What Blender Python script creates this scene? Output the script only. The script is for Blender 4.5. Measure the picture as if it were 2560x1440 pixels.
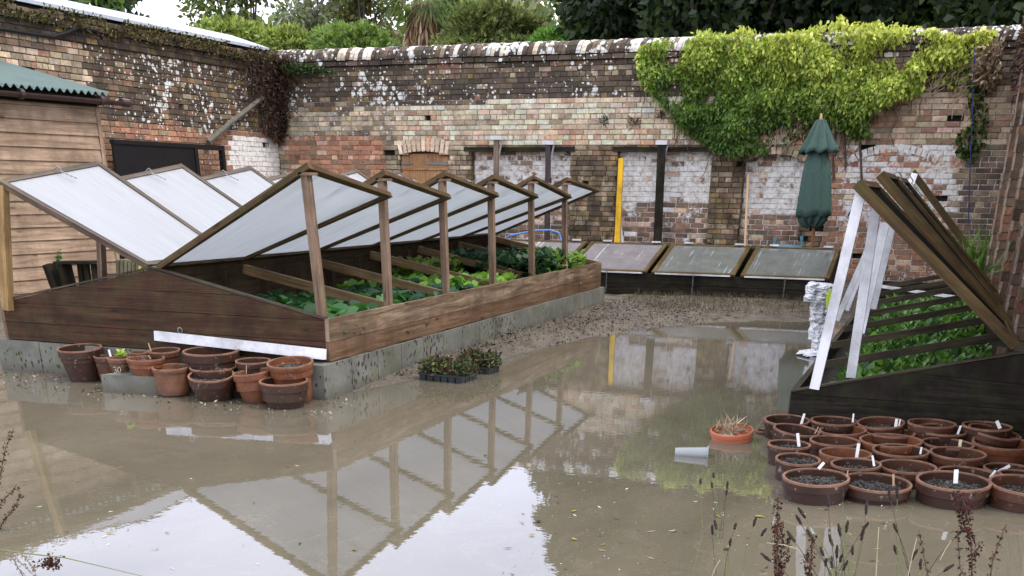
import bpy, math, random
import numpy as np
from mathutils import Vector, Matrix, noise
random.seed(7); RNG = np.random.default_rng(7)
SC = bpy.context.scene
COL = SC.collection
for o in list(bpy.data.objects): bpy.data.objects.remove(o)
R = math.radians

# ------------------------------------------------------------------ camera
# world axes follow the walled garden: +x to the right wall, +y to the back wall, water surface at z = 0
F, PITCH, ROLL, HC, YAW, CX, CY = 2663., .438, .0107, 1.5, math.pi/2-1.2148, 1280., 1706.7
_cp, _sp, _cr, _sr, _cy, _sy = math.cos(PITCH), math.sin(PITCH), math.cos(ROLL), math.sin(ROLL), math.cos(YAW), math.sin(YAW)
right = Vector((_cy, _sy, 0)); fwd = Vector((-_sy*_cp, _cy*_cp, -_sp)); up = Vector((-_sy*_sp, _cy*_sp, _cp))
cr_ = right*_cr + up*_sr; cu_ = up*_cr - right*_sr
cam = bpy.data.cameras.new('camera'); camo = bpy.data.objects.new('camera', cam); COL.objects.link(camo)
m = Matrix((cr_, cu_, -fwd)).transposed().to_4x4(); m.translation = (0, 0, HC); camo.matrix_world = m
cam.sensor_fit = 'HORIZONTAL'; cam.sensor_width = 36; cam.lens = F/2560*36
cam.shift_y = (CY-720)/2560; cam.clip_start = .05; cam.clip_end = 500
SC.camera = camo

def ray(px, py):
    a, b = px-CX, py-CY; X = (a*_cr+b*_sr)/F; Y = (-a*_sr+b*_cr)/F; w = -Y
    y, z = _cp+w*_sp, -_sp+w*_cp
    return (X*_cy-y*_sy, X*_sy+y*_cy, z)
def az(px, py, z): d = ray(px, py); t = (z-HC)/d[2]; return Vector((t*d[0], t*d[1], z))
def ay(px, py, Y): d = ray(px, py); t = Y/d[1]; return Vector((t*d[0], Y, HC+t*d[2]))
def ax(px, py, X): d = ray(px, py); t = X/d[0]; return Vector((X, t*d[1], HC+t*d[2]))

# ------------------------------------------------------------------ world: overcast sky, soft sun
SUN_EL, SUN_AZ = R(56), R(84)      # sun high over the right wall, veiled by cloud
W = bpy.data.worlds.new("World"); SC.world = W; W.use_nodes = True
nt = W.node_tree; nt.nodes.clear(); N = nt.nodes.new; L = nt.links.new
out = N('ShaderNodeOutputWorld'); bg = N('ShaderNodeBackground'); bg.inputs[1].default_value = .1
sky = N('ShaderNodeTexSky'); sky.sky_type = 'NISHITA'; sky.sun_disc = False
sky.sun_elevation = SUN_EL; sky.sun_rotation = SUN_AZ
tc = N('ShaderNodeTexCoord'); nz = N('ShaderNodeTexNoise'); nz.inputs['Scale'].default_value = 2.2; nz.inputs['Detail'].default_value = 6
mp = N('ShaderNodeMapping'); mp.inputs['Scale'].default_value = (1, 1, 2.4)
L(tc.outputs['Generated'], mp.inputs[0]); L(mp.outputs[0], nz.inputs['Vector'])
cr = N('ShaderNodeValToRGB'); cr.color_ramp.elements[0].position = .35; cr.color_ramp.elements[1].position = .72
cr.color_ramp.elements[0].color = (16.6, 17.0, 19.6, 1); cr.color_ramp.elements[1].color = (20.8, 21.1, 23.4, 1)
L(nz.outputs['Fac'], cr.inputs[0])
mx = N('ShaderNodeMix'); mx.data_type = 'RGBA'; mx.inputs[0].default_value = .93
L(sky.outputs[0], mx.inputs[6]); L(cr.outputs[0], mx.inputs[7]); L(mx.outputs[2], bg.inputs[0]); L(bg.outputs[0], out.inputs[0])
sl = bpy.data.lights.new('sun', 'SUN'); sl.energy = 2.2; sl.angle = R(14); sl.color = (1, .95, .87)
so = bpy.data.objects.new('sun', sl); COL.objects.link(so)
sd = Vector((math.sin(SUN_AZ)*math.cos(SUN_EL), math.cos(SUN_AZ)*math.cos(SUN_EL), math.sin(SUN_EL)))
so.rotation_euler = (-sd).to_track_quat('-Z', 'Y').to_euler(); so.location = (0, 0, 20)
SC.view_settings.view_transform = 'Standard'; SC.view_settings.look = 'None'
SC.view_settings.exposure = 0.3; SC.view_settings.gamma = 1
SC.cycles.max_bounces = 8; SC.cycles.transparent_max_bounces = 8; SC.cycles.sample_clamp_indirect = 6

# ------------------------------------------------------------------ helpers
def tag(o, label=None, cat=None, group=None, kind=None):
    if label: o['label'] = label
    if cat: o['category'] = cat
    if group: o['group'] = group
    if kind: o['kind'] = kind
    return o
def thing(name, loc, label, cat, group=None):
    o = bpy.data.objects.new(name, None); o.location = loc; o.empty_display_size = .1; COL.objects.link(o)
    return tag(o, label, cat, group)
class MB:
    def __init__(s): s.v = []; s.f = []; s.uv = []; s.c = []; s.k = []; s.hasc = False
    def face(s, pts, uv=None, c=None, k=(0, 0, 0)):
        n = len(s.v); s.v += [tuple(p) for p in pts]; s.f.append(tuple(range(n, n+len(pts))))
        s.uv.append(uv or [(0, 0)]*len(pts))
        if c is not None: s.hasc = True
        s.c.append(c or (.5, .5, .5)); s.k.append(k)
    def hexa(s, q, L_=None, c=None, k=(0, 0, 0), off=None, skip=()):
        """q: 8 corners, 0-3 at start (ccw), 4-7 at end; grain runs from start to end"""
        q = [Vector(p) for p in q]; o = off if off is not None else (random.uniform(0, 50), random.uniform(0, 50))
        ln = L_ or (q[4]-q[0]).length; acc = 0
        for i in range(4):
            j = (i+1) % 4; w = (q[j]-q[i]).length
            if i not in skip: s.face([q[i], q[j], q[j+4], q[i+4]], [(o[0], o[1]+acc), (o[0], o[1]+acc+w), (o[0]+ln, o[1]+acc+w), (o[0]+ln, o[1]+acc)], c, k)
            acc += w
        if 4 not in skip: s.face([q[3], q[2], q[1], q[0]], [(o[0]+.3, o[1]), (o[0]+.3, o[1]+.01), (o[0]+.31, o[1]+.01), (o[0]+.31, o[1])], c, k)
        if 5 not in skip: s.face(q[4:8], [(o[0]+.3, o[1]), (o[0]+.3, o[1]+.01), (o[0]+.31, o[1]+.01), (o[0]+.31, o[1])], c, k)
    def beam(s, p0, p1, w, h, up=(0, 0, 1), c=None, k=(0, 0, 0), w1=None, h1=None):
        w = w*random.uniform(.97, 1.03); w1 = w1*random.uniform(.97, 1.03) if w1 else w*random.uniform(.96, 1.04)
        p0, p1 = Vector(p0), Vector(p1); d = (p1-p0).normalized(); u = Vector(up)
        if abs(d.dot(u)) > .98: u = Vector((0, 1, 0))
        sd = d.cross(u).normalized(); u = sd.cross(d).normalized(); w1 = w1 or w; h1 = h1 or h
        a = [p0-sd*w/2-u*h/2, p0+sd*w/2-u*h/2, p0+sd*w/2+u*h/2, p0-sd*w/2+u*h/2]
        b = [p1-sd*w1/2-u*h1/2, p1+sd*w1/2-u*h1/2, p1+sd*w1/2+u*h1/2, p1-sd*w1/2+u*h1/2]
        s.hexa(a+b, (p1-p0).length, c, k); return s
    def box(s, x0, x1, y0, y1, z0, z1, c=None, k=(0, 0, 0), grain='x'):
        if grain == 'x': q = [(x0, y0, z0), (x0, y1, z0), (x0, y1, z1), (x0, y0, z1), (x1, y0, z0), (x1, y1, z0), (x1, y1, z1), (x1, y0, z1)]
        elif grain == 'y': q = [(x1, y0, z0), (x0, y0, z0), (x0, y0, z1), (x1, y0, z1), (x1, y1, z0), (x0, y1, z0), (x0, y1, z1), (x1, y1, z1)]
        else: q = [(x0, y0, z0), (x1, y0, z0), (x1, y1, z0), (x0, y1, z0), (x0, y0, z1), (x1, y0, z1), (x1, y1, z1), (x0, y1, z1)]
        s.hexa(q, None, c, k); return s
    def tube(s, pts, r, n=6, c=None, r1=None, k=(0, 0, 0)):
        pts = [Vector(p) for p in pts]; r1 = r if r1 is None else r1; rings = []
        o = random.uniform(0, 30); acc = 0; ls = [0]
        for i in range(1, len(pts)): acc += (pts[i]-pts[i-1]).length; ls.append(acc)
        for i, p in enumerate(pts):
            d = (pts[min(i+1, len(pts)-1)]-pts[max(i-1, 0)]).normalized()
            a = d.orthogonal().normalized() if i == 0 else (a - d*a.dot(d)).normalized()
            b = d.cross(a); rr = r+(r1-r)*i/max(1, len(pts)-1)
            rings.append([p+a*rr*math.cos(t)+b*rr*math.sin(t) for t in [2*math.pi*j/n for j in range(n)]])
        for i in range(len(rings)-1):
            for j in range(n):
                jj = (j+1) % n
                s.face([rings[i][j], rings[i][jj], rings[i+1][jj], rings[i+1][j]],
                       [(o+ls[i], j*r), (o+ls[i], (j+1)*r), (o+ls[i+1], (j+1)*r), (o+ls[i+1], j*r)], c, k)
        s.face(rings[0][::-1], None, c, k); s.face(rings[-1], None, c, k); return s
    def lathe(s, prof, cen, n=32, c=None, wob=0):
        cx, cy, cz = cen; ph = random.uniform(0, 6)
        def P(i, j):
            r, z = prof[i]; t = 2*math.pi*j/n; w = 1+wob*math.sin(2*t+ph)
            return (cx+r*w*math.cos(t), cy+r*w*math.sin(t), cz+z+wob*.5*r*math.sin(t+ph*2))
        for i in range(len(prof)-1):
            for j in range(n):
                s.face([P(i, j), P(i, (j+1) % n), P(i+1, (j+1) % n), P(i+1, j)], [(j/n, prof[i][1])]*4, c)
        return s
    def build(s, name, mat, parent=None, smooth=False, weld=False):
        off = Vector(parent_world(parent)) if parent else Vector((0, 0, 0))
        me = bpy.data.meshes.new(name)
        me.from_pydata([(v[0]-off.x, v[1]-off.y, v[2]-off.z) for v in s.v], [], s.f)
        uvl = me.uv_layers.new(name='UVMap'); uvl.data.foreach_set('uv', [x for f in s.uv for p in f for x in p])
        if s.hasc:
            ca = me.color_attributes.new('Col', 'FLOAT_COLOR', 'CORNER'); cm = me.color_attributes.new('Msk', 'FLOAT_COLOR', 'CORNER')
            ca.data.foreach_set('color', [x for f, c in zip(s.f, s.c) for _ in f for x in (c[0], c[1], c[2], 1)])
            cm.data.foreach_set('color', [x for f, c in zip(s.f, s.k) for _ in f for x in (c[0], c[1], c[2], 1)])
        if smooth or weld:
            import bmesh
            bm = bmesh.new(); bm.from_mesh(me); bmesh.ops.remove_doubles(bm, verts=bm.verts, dist=1e-4); bm.to_mesh(me); bm.free()
        if smooth: me.polygons.foreach_set('use_smooth', [True]*len(me.polygons))
        me.materials.append(mat); me.update()
        o = bpy.data.objects.new(name, me); COL.objects.link(o)
        if parent: o.parent = parent
        return o
def parent_world(p):
    v = Vector((0, 0, 0))
    while p is not None: v += p.location; p = p.parent
    return v
def quads(name, V, C, mat, parent=None, uv=True):
    """V (n,k,3) polygons, C (n,3) colours"""
    off = np.array(parent_world(parent)) if parent else np.zeros(3)
    n, k = V.shape[:2]; me = bpy.data.meshes.new(name)
    me.vertices.add(n*k); me.vertices.foreach_set('co', (V.reshape(-1, 3)-off).astype(np.float32).ravel())
    me.loops.add(n*k); me.loops.foreach_set('vertex_index', np.arange(n*k, dtype=np.int32))
    me.polygons.add(n); me.polygons.foreach_set('loop_start', np.arange(0, n*k, k, dtype=np.int32))
    me.update(calc_edges=True)
    ca = me.color_attributes.new('Col', 'FLOAT_COLOR', 'CORNER')
    cc = np.concatenate([np.repeat(C, k, axis=0), np.ones((n*k, 1))], axis=1)
    ca.data.foreach_set('color', cc.astype(np.float32).ravel())
    me.materials.append(mat)
    o = bpy.data.objects.new(name, me); COL.objects.link(o)
    if parent: o.parent = parent
    return o
def unit(a): return a/np.maximum(np.linalg.norm(a, axis=-1, keepdims=True), 1e-9)
def leaves(P, size, tip=None, spread=1., aspect=.5, bend=.25):
    """diamond leaves: P (n,3) base points; tip: preferred direction"""
    n = len(P); d = RNG.normal(size=(n, 3))*spread
    if tip is not None: d = d+np.asarray(tip)
    d = unit(d); s = size*RNG.uniform(.6, 1.3, (n, 1)) if np.isscalar(size) else size[:, None]
    w = unit(np.cross(d, RNG.normal(size=(n, 3)))); nn = np.cross(d, w)
    a = P; b = P+d*s*.45+w*s*aspect/2+nn*s*bend*.3; c = P+d*s-nn*s*bend*.3; e = P+d*s*.45-w*s*aspect/2+nn*s*bend*.3
    return np.stack([a, b, c, e], axis=1)
def mixc(cols, n, wts=None, var=.18):
    cols = np.array(cols); i = RNG.choice(len(cols), n, p=None if wts is None else np.array(wts)/sum(wts))
    return np.clip(cols[i]*(1+RNG.normal(size=(n, 1))*var), .003, 1)

# ------------------------------------------------------------------ materials
def newmat(name):
    mt = bpy.data.materials.new(name); mt.use_nodes = True; t = mt.node_tree; t.nodes.clear()
    return mt, t, t.nodes.new, t.links.new
def ramp(t, fac, stops):
    r = t.nodes.new('ShaderNodeValToRGB'); e = r.color_ramp.elements
    while len(e) < len(stops): e.new(.5)
    for i, (p, c) in enumerate(stops):
        e[i].position = p; e[i].color = (c if not isinstance(c, (int, float)) else (c, c, c))[:3]+(1,)
    t.links.new(fac, r.inputs[0]); return r.outputs[0]
def noise_(t, vec, scale, detail=4, rough=.55, dist=0):
    n = t.nodes.new('ShaderNodeTexNoise'); n.inputs['Scale'].default_value = scale; n.inputs['Detail'].default_value = detail
    n.inputs['Roughness'].default_value = rough; n.inputs['Distortion'].default_value = dist
    if vec is not None: t.links.new(vec, n.inputs['Vector'])
    return n.outputs['Fac']
def mix(t, f, a, b, mode='MIX'):
    n = t.nodes.new('ShaderNodeMix'); n.data_type = 'RGBA'; n.blend_type = mode
    for v, s in ((f, 0), (a, 6), (b, 7)):
        if isinstance(v, (int, float)): n.inputs[s].default_value = v if s == 0 else (v, v, v, 1)
        elif isinstance(v, tuple): n.inputs[s].default_value = tuple(v)+(1,)
        else: t.links.new(v, n.inputs[s])
    return n.outputs[2]
def math_(t, op, a, b=0., clamp=False):
    n = t.nodes.new('ShaderNodeMath'); n.operation = op; n.use_clamp = clamp
    for i, v in enumerate((a, b)):
        if isinstance(v, (int, float)): n.inputs[i].default_value = v
        else: t.links.new(v, n.inputs[i])
    return n.outputs[0]
def mapping(t, vec, sc):
    n = t.nodes.new('ShaderNodeMapping'); n.inputs['Scale'].default_value = sc; t.links.new(vec, n.inputs[0]); return n.outputs[0]
def bsdf(t, col, rough=.8, bump=None, bs=.3, bd=.01, spec=.4, metal=0):
    b = t.nodes.new('ShaderNodeBsdfPrincipled'); o = t.nodes.new('ShaderNodeOutputMaterial')
    if isinstance(col, tuple): b.inputs['Base Color'].default_value = col+(1,)
    else: t.links.new(col, b.inputs['Base Color'])
    if isinstance(rough, (int, float)): b.inputs['Roughness'].default_value = rough
    else: t.links.new(rough, b.inputs['Roughness'])
    b.inputs['Specular IOR Level'].default_value = spec; b.inputs['Metallic'].default_value = metal
    if bump is not None:
        n = t.nodes.new('ShaderNodeBump'); n.inputs['Strength'].default_value = bs; n.inputs['Distance'].default_value = bd
        t.links.new(bump, n.inputs['Height']); t.links.new(n.outputs[0], b.inputs['Normal'])
    t.links.new(b.outputs[0], o.inputs[0]); return b
def objvec(t): return t.nodes.new('ShaderNodeTexCoord').outputs['Object']
def wpos(t): return t.nodes.new('ShaderNodeNewGeometry').outputs['Position']
def uvv(t): return t.nodes.new('ShaderNodeUVMap').outputs[0]
def attr(t, n):
    a = t.nodes.new('ShaderNodeAttribute'); a.attribute_name = n; return a

def m_wood(name, dark, mid, light, rough=.55, green=.0, grain=1., knots=True, spec=.16):
    mt, t, N_, L_ = newmat(name); uv = uvv(t)
    g1 = noise_(t, mapping(t, uv, (1.3, 26*grain, 1)), 1, 5, .6, .6)
    g2 = noise_(t, mapping(t, uv, (5, 160*grain, 1)), 1, 3, .5, .3)
    f = math_(t, 'ADD', math_(t, 'MULTIPLY', g1, .72), math_(t, 'MULTIPLY', g2, .28))
    c = ramp(t, f, [(.33, dark), (.5, mid), (.68, light)])
    st = noise_(t, wpos(t), 2.3, 6, .7); c = mix(t, ramp(t, st, [(.42, 0.), (.64, .75)]), c, tuple(x*.45 for x in mid))
    if knots:
        v = N_('ShaderNodeTexVoronoi'); v.inputs['Scale'].default_value = 1; L_(mapping(t, uv, (2.6, 8.5, 1)), v.inputs['Vector'])
        kf = ramp(t, v.outputs['Distance'], [(.06, 1.), (.15, 0.)]); c = mix(t, math_(t, 'MULTIPLY', kf, .8), c, tuple(x*.5 for x in dark))
    if green:
        gf = ramp(t, noise_(t, wpos(t), 5, 5, .7), [(.45, 0.), (.62, green)]); c = mix(t, gf, c, (.085, .10, .03))
    bsdf(t, c, rough, f, .35, .004, spec); return mt
WOOD_DARK = m_wood('stained_wet_planks', (.013, .006, .003), (.050, .021, .010), (.098, .046, .024), .5, .15)
WOOD_SIDE = m_wood('weathered_side_planks', (.035, .02, .012), (.19, .125, .08), (.40, .31, .225), .6, .1, grain=.6)
WOOD_SIDE_LOW = m_wood('brown_side_planks', (.05, .026, .015), (.15, .085, .05), (.24, .15, .10), .5, .1)
WOOD_RAIL = m_wood('sash_rails', (.022, .012, .006), (.085, .048, .022), (.17, .105, .055), .5, .25)
WOOD_RAIL_DARK = m_wood('dark_sash_rails', (.025, .017, .012), (.085, .055, .038), (.17, .12, .09), .5, .2)
WOOD_POST = m_wood('prop_wood', (.08, .048, .032), (.20, .13, .09), (.32, .23, .165), .6, .1)
WOOD_POST_L = m_wood('tan_prop_wood', (.17, .095, .035), (.32, .20, .085), (.42, .28, .14), .6, .1)
WOOD_INNER = m_wood('dark_ridge_boards', (.02, .013, .009), (.075, .048, .03), (.13, .085, .055), .6, .1)  # darker brown for the ridge boards and inner lining
WOOD_OLD = m_wood('old_black_boards', (.007, .006, .005), (.022, .018, .014), (.055, .046, .036), .6, .12, spec=.08)
WOOD_SLAT = m_wood('grey_brown_bars', (.018, .012, .008), (.055, .04, .028), (.12, .095, .068), .5, .15)
WOOD_SHED = m_wood('shiplap_cladding', (.17, .105, .065), (.36, .25, .17), (.50, .37, .27), .65, .10)
WOOD_DOOR = m_wood('new_door_boards', (.25, .12, .055), (.42, .23, .11), (.52, .31, .17), .6, 0)
WOOD_BAR = m_wood('golden_glazing_bars', (.09, .05, .02), (.24, .15, .075), (.38, .27, .16), .5, .25)
WOOD_MOSS = m_wood('mossy_sash_timber', (.020, .011, .004), (.082, .047, .017), (.175, .112, .048), .5, .3)

def m_plain(name, col, rough=.6, var=.25, scale=8., bump=.2, spec=.4, metal=0, bd=.004):
    mt, t, N_, L_ = newmat(name); p = wpos(t); n = noise_(t, p, scale, 6, .65)
    c = ramp(t, n, [(.3, tuple(x*(1-var) for x in col)), (.7, tuple(min(1, x*(1+var)) for x in col))])
    bsdf(t, c, rough, n, bump, bd, spec, metal); return mt
WHITE = m_wood('white_painted_timber', (.68, .68, .70), (.76, .76, .79), (.80, .80, .83), .4, 0, knots=True)
METAL = m_plain('galvanised_metal', (.26, .26, .26), .4, .2, 20, metal=.7)
BLACKM = m_plain('black_sheet', (.006, .006, .008), .5, .3, 6)
CONC = None
def m_concrete():
    mt, t, N_, L_ = newmat('concrete_blocks'); p = wpos(t)
    c = ramp(t, noise_(t, p, 3, 8, .7), [(.3, (.075, .075, .062)), (.55, (.155, .153, .132)), (.75, (.24, .235, .205))])
    gz = ramp(t, noise_(t, p, 7, 6, .7), [(.5, 0.), (.62, .55)]); c = mix(t, gz, c, (.10, .12, .05))
    v = N_('ShaderNodeTexVoronoi'); v.inputs['Scale'].default_value = 26; v.inputs['Randomness'].default_value = 1
    L_(mapping(t, p, (1, 1, .6)), v.inputs['Vector'])
    # specks of splashed soil, denser in patches
    dn = ramp(t, noise_(t, p, 1.6, 3, .6), [(.42, 0.), (.62, 1.)])
    sp = math_(t, 'LESS_THAN', v.outputs['Distance'], math_(t, 'MULTIPLY', dn, .36)); c = mix(t, sp, c, (.03, .022, .016))
    sep = N_('ShaderNodeSeparateXYZ'); L_(p, sep.inputs[0]); wet = ramp(t, sep.outputs['Z'], [(.0, .75), (.1, 0.)]); 
    c = mix(t, wet, c, (.07, .06, .045))
    bsdf(t, c, .75, noise_(t, p, 40, 5, .6), .4, .004); return mt
CONC = m_concrete()

def m_brick():
    mt, t, N_, L_ = newmat('old_brickwork'); p = wpos(t); col = attr(t, 'Col').outputs['Color']; k = attr(t, 'Msk').outputs['Color']
    sep = N_('ShaderNodeSeparateColor'); L_(k, sep.inputs[0]); kr, kg, kb = sep.outputs
    n1 = noise_(t, p, 22, 6, .7); n2 = noise_(t, p, 4.5, 6, .65); n3 = noise_(t, p, 70, 3, .6)
    c = mix(t, 1., col, ramp(t, n1, [(.3, (.55, .55, .55)), (.7, (1.4, 1.4, 1.4))]), 'MULTIPLY')
    c = mix(t, ramp(t, n3, [(.35, .35), (.6, 0.)]), c, mix(t, 1., c, (.35, .33, .33), 'MULTIPLY'))
    # moss and soot
    mo = math_(t, 'MULTIPLY', ramp(t, math_(t, 'ADD', math_(t, 'MULTIPLY', n2, .7), math_(t, 'MULTIPLY', n1, .3)), [(.42, 0.), (.58, 1.)]), kg)
    c = mix(t, mo, c, ramp(t, noise_(t, p, 9, 4, .6), [(.35, (.018, .013, .012)), (.55, (.045, .033, .02)), (.7, (.07, .06, .02))]))
    # whitewash clinging in patches
    ww = ramp(t, math_(t, 'ADD', math_(t, 'ADD', math_(t, 'MULTIPLY', n2, .55), math_(t, 'MULTIPLY', n1, .45)), math_(t, 'MULTIPLY', math_(t, 'SUBTRACT', kb, .5), .42)), [(.50, 0.), (.57, 1.)])
    ww = math_(t, 'MULTIPLY', ww, ramp(t, kb, [(.02, 0.), (.1, 1.)]))
    c = mix(t, ww, c, ramp(t, noise_(t, p, 12, 5, .7), [(.35, (.42, .38, .34)), (.5, (.68, .655, .62)), (.65, (.80, .79, .78))]))
    # round lichens, two sizes
    def lich(sc, thr, seed):
        v = N_('ShaderNodeTexVoronoi'); v.inputs['Scale'].default_value = sc
        mp_ = N_('ShaderNodeMapping'); mp_.inputs['Location'].default_value = (seed, seed*2, seed*3)
        wv = N_('ShaderNodeVectorMath'); wv.operation = 'ADD'
        nn = N_('ShaderNodeTexNoise'); nn.inputs['Scale'].default_value = 18; L_(p, nn.inputs['Vector'])
        sc_ = N_('ShaderNodeVectorMath'); sc_.operation = 'SCALE'; sc_.inputs[3].default_value = .035; L_(nn.outputs['Color'], sc_.inputs[0])
        L_(p, wv.inputs[0]); L_(sc_.outputs[0], wv.inputs[1]); L_(wv.outputs[0], mp_.inputs[0]); L_(mp_.outputs[0], v.inputs['Vector'])
        rnd = N_('ShaderNodeSeparateColor'); L_(v.outputs['Color'], rnd.inputs[0])
        cl = ramp(t, noise_(t, p, 1.7, 3, .6), [(.38, .3), (.56, 1.)])
        r = math_(t, 'MULTIPLY', math_(t, 'MULTIPLY', rnd.outputs[0], cl), math_(t, 'MULTIPLY', kr, thr))
        return math_(t, 'LESS_THAN', v.outputs['Distance'], r)
    lf = math_(t, 'MAXIMUM', lich(7.5, .60, 3), lich(15, .62, 9))
    c = mix(t, lf, c, ramp(t, n2, [(.4, (.50, .50, .46)), (.6, (.74, .74, .72))]))
    bsdf(t, c, .8, n1, .5, .008, .25); return mt
BRICK = m_brick()

def m_leaf(name, trans=.35, rough=.45, spec=.35):
    mt, t, N_, L_ = newmat(name); c = attr(t, 'Col').outputs['Color']
    p = N_('ShaderNodeBsdfPrincipled'); p.inputs['Roughness'].default_value = rough; p.inputs['Specular IOR Level'].default_value = spec; L_(c, p.inputs['Base Color'])
    tr = N_('ShaderNodeBsdfTranslucent'); L_(mix(t, 1., c, (1.2, 1.3, .6), 'MULTIPLY'), tr.inputs[0])
    ms = N_('ShaderNodeMixShader'); ms.inputs[0].default_value = trans; L_(p.outputs[0], ms.inputs[1]); L_(tr.outputs[0], ms.inputs[2])
    o = N_('ShaderNodeOutputMaterial'); L_(ms.outputs[0], o.inputs[0]); return mt
LEAF = m_leaf('leaf'); DRY = m_leaf('dry_matter', .1, .8, .15)
def m_terra(name, a, b, wet=.5, moss=.4):
    mt, t, N_, L_ = newmat(name); p = wpos(t)
    c = ramp(t, noise_(t, p, 9, 6, .7), [(.3, a), (.7, b)])
    c = mix(t, ramp(t, noise_(t, p, 5, 5, .7), [(.5, 0.), (.68, moss)]), c, (.045, .045, .02))
    c = mix(t, ramp(t, noise_(t, p, 24, 4, .7), [(.60, 0.), (.7, .45)]), c, (.5, .42, .36))
    sep = N_('ShaderNodeSeparateXYZ'); L_(p, sep.inputs[0])
    wl = ramp(t, math_(t, 'ADD', sep.outputs['Z'], math_(t, 'MULTIPLY', noise_(t, p, 8), .06)), [(.03, .8), (.1, 0.)]); c = mix(t, wl, c, (.03, .014, .009))
    bsdf(t, c, .5, noise_(t, p, 40), .25, .003, .35); return mt
T_DARK = m_terra('wet_shaded_terracotta', (.022, .009, .005), (.052, .020, .011), moss=.3)  # wet brown, with the shade over the right-hand pans put into it
T_MID = m_terra('brown_terracotta', (.042, .015, .007), (.092, .033, .016), moss=.3)
T_ORG = m_terra('orange_terracotta', (.10, .032, .012), (.21, .068, .027), moss=.35)
T_PINK = m_terra('pale_dusty_terracotta', (.085, .036, .018), (.19, .080, .042), moss=.6)
T_PLA = m_plain('orange_plastic', (.42, .12, .06), .4, .15, 9)
T_RIM = m_plain('pale_rim_edge', (.19, .095, .06), .7, .45, 14)
SOIL = m_plain('gritty_compost', (.05, .04, .032), .9, .6, 60, .8, bd=.02)
def m_soil():
    mt, t, N_, L_ = newmat('grit_topped_compost'); p = wpos(t)
    v = N_('ShaderNodeTexVoronoi'); v.inputs['Scale'].default_value = 130; L_(p, v.inputs['Vector'])
    sp = N_('ShaderNodeSeparateColor'); L_(v.outputs['Color'], sp.inputs[0])
    c = ramp(t, sp.outputs[0], [(.1, (.012, .009, .007)), (.5, (.05, .043, .037)), (.8, (.11, .10, .09)), (1, (.19, .18, .165))])
    bsdf(t, c, .85, v.outputs['Distance'], .8, .02, .2); return mt
GRIT = m_soil()

def m_poly():
    mt, t, N_, L_ = newmat('white_polycarbonate'); p = wpos(t); uv = uvv(t)
    s1 = noise_(t, mapping(t, uv, (1.2, 14, 1)), 1, 5, .65); c = ramp(t, s1, [(.35, (.62, .64, .66)), (.62, (.69, .705, .725))])
    c = mix(t, ramp(t, noise_(t, mapping(t, uv, (.9, 5, 1)), 1, 5, .7), [(.52, 0.), (.78, .35)]), c, (.48, .48, .43))
    d = N_('ShaderNodeBsdfPrincipled'); d.inputs['Roughness'].default_value = .3; L_(c, d.inputs['Base Color']); d.inputs['Specular IOR Level'].default_value = .5
    tr = N_('ShaderNodeBsdfTranslucent'); L_(c, tr.inputs[0])
    ms = N_('ShaderNodeMixShader'); ms.inputs[0].default_value = .62; L_(d.outputs[0], ms.inputs[1]); L_(tr.outputs[0], ms.inputs[2])
    o = N_('ShaderNodeOutputMaterial'); L_(ms.outputs[0], o.inputs[0]); return mt
POLY = m_poly()
def m_glass(name, base, streak):
    mt, t, N_, L_ = newmat(name); uv = uvv(t)
    s = noise_(t, mapping(t, uv, (.8, 28, 1)), 1, 3, .5); g = noise_(t, mapping(t, uv, (2, 2.5, 1)), 1, 2)
    f = math_(t, 'MULTIPLY', ramp(t, s, [(.60, 0.), (.66, 1.)]), ramp(t, g, [(.45, 0.), (.55, streak)]))
    c = mix(t, f, ramp(t, noise_(t, uv, 4, 5, .7), [(.3, tuple(x*.8 for x in base)), (.7, tuple(x*1.25 for x in base))]), (.55, .56, .6))
    bsdf(t, c, .14, None, spec=.7); return mt
GLASS_A = m_glass('streaked_glass', (.15, .14, .15), 1.); GLASS_B = m_glass('dull_green_glass', (.125, .127, .12), .8); GLASS_C = m_glass('clean_dark_glass', (.115, .118, .112), .3)

GAP_SHADOW = m_plain('gap_shadow_sheet', (.006, .005, .004), .8, .3, 5, spec=.03)  # near-black glazing paints the shadow gaps between the leaning rails
def m_water():
    mt, t, N_, L_ = newmat('muddy_flood_water'); p = wpos(t)
    c = ramp(t, noise_(t, mapping(t, p, (1, .5, 1)), .8, 6, .65, .8), [(.3, (.108, .094, .064)), (.7, (.162, .141, .099))])
    sc_f = ramp(t, noise_(t, mapping(t, p, (1, .6, 1)), 2.6, 8, .72, 2.5), [(.56, 0.), (.60, .18), (.64, 0.)]); c = mix(t, sc_f, c, (.25, .22, .17))
    v = N_('ShaderNodeTexVoronoi'); v.inputs['Scale'].default_value = 9; L_(p, v.inputs['Vector'])
    d = N_('ShaderNodeBsdfDiffuse'); L_(c, d.inputs[0]); g = N_('ShaderNodeBsdfGlossy'); g.inputs['Roughness'].default_value = .012
    g.inputs[0].default_value = (.84, .88, 1, 1)  # lavender of the reflected sky is put into the gloss tint
    b = N_('ShaderNodeBump'); b.inputs['Strength'].default_value = .02; b.inputs['Distance'].default_value = .01
    L_(noise_(t, mapping(t, p, (1, 1, 1)), 16, 2, .5), b.inputs['Height']); L_(b.outputs[0], g.inputs['Normal'])
    fr = N_('ShaderNodeFresnel'); fr.inputs['IOR'].default_value = 2.15
    ms = N_('ShaderNodeMixShader'); L_(fr.outputs[0], ms.inputs[0]); L_(d.outputs[0], ms.inputs[1]); L_(g.outputs[0], ms.inputs[2])
    o = N_('ShaderNodeOutputMaterial'); L_(ms.outputs[0], o.inputs[0]); return mt
WATER = m_water()
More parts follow.
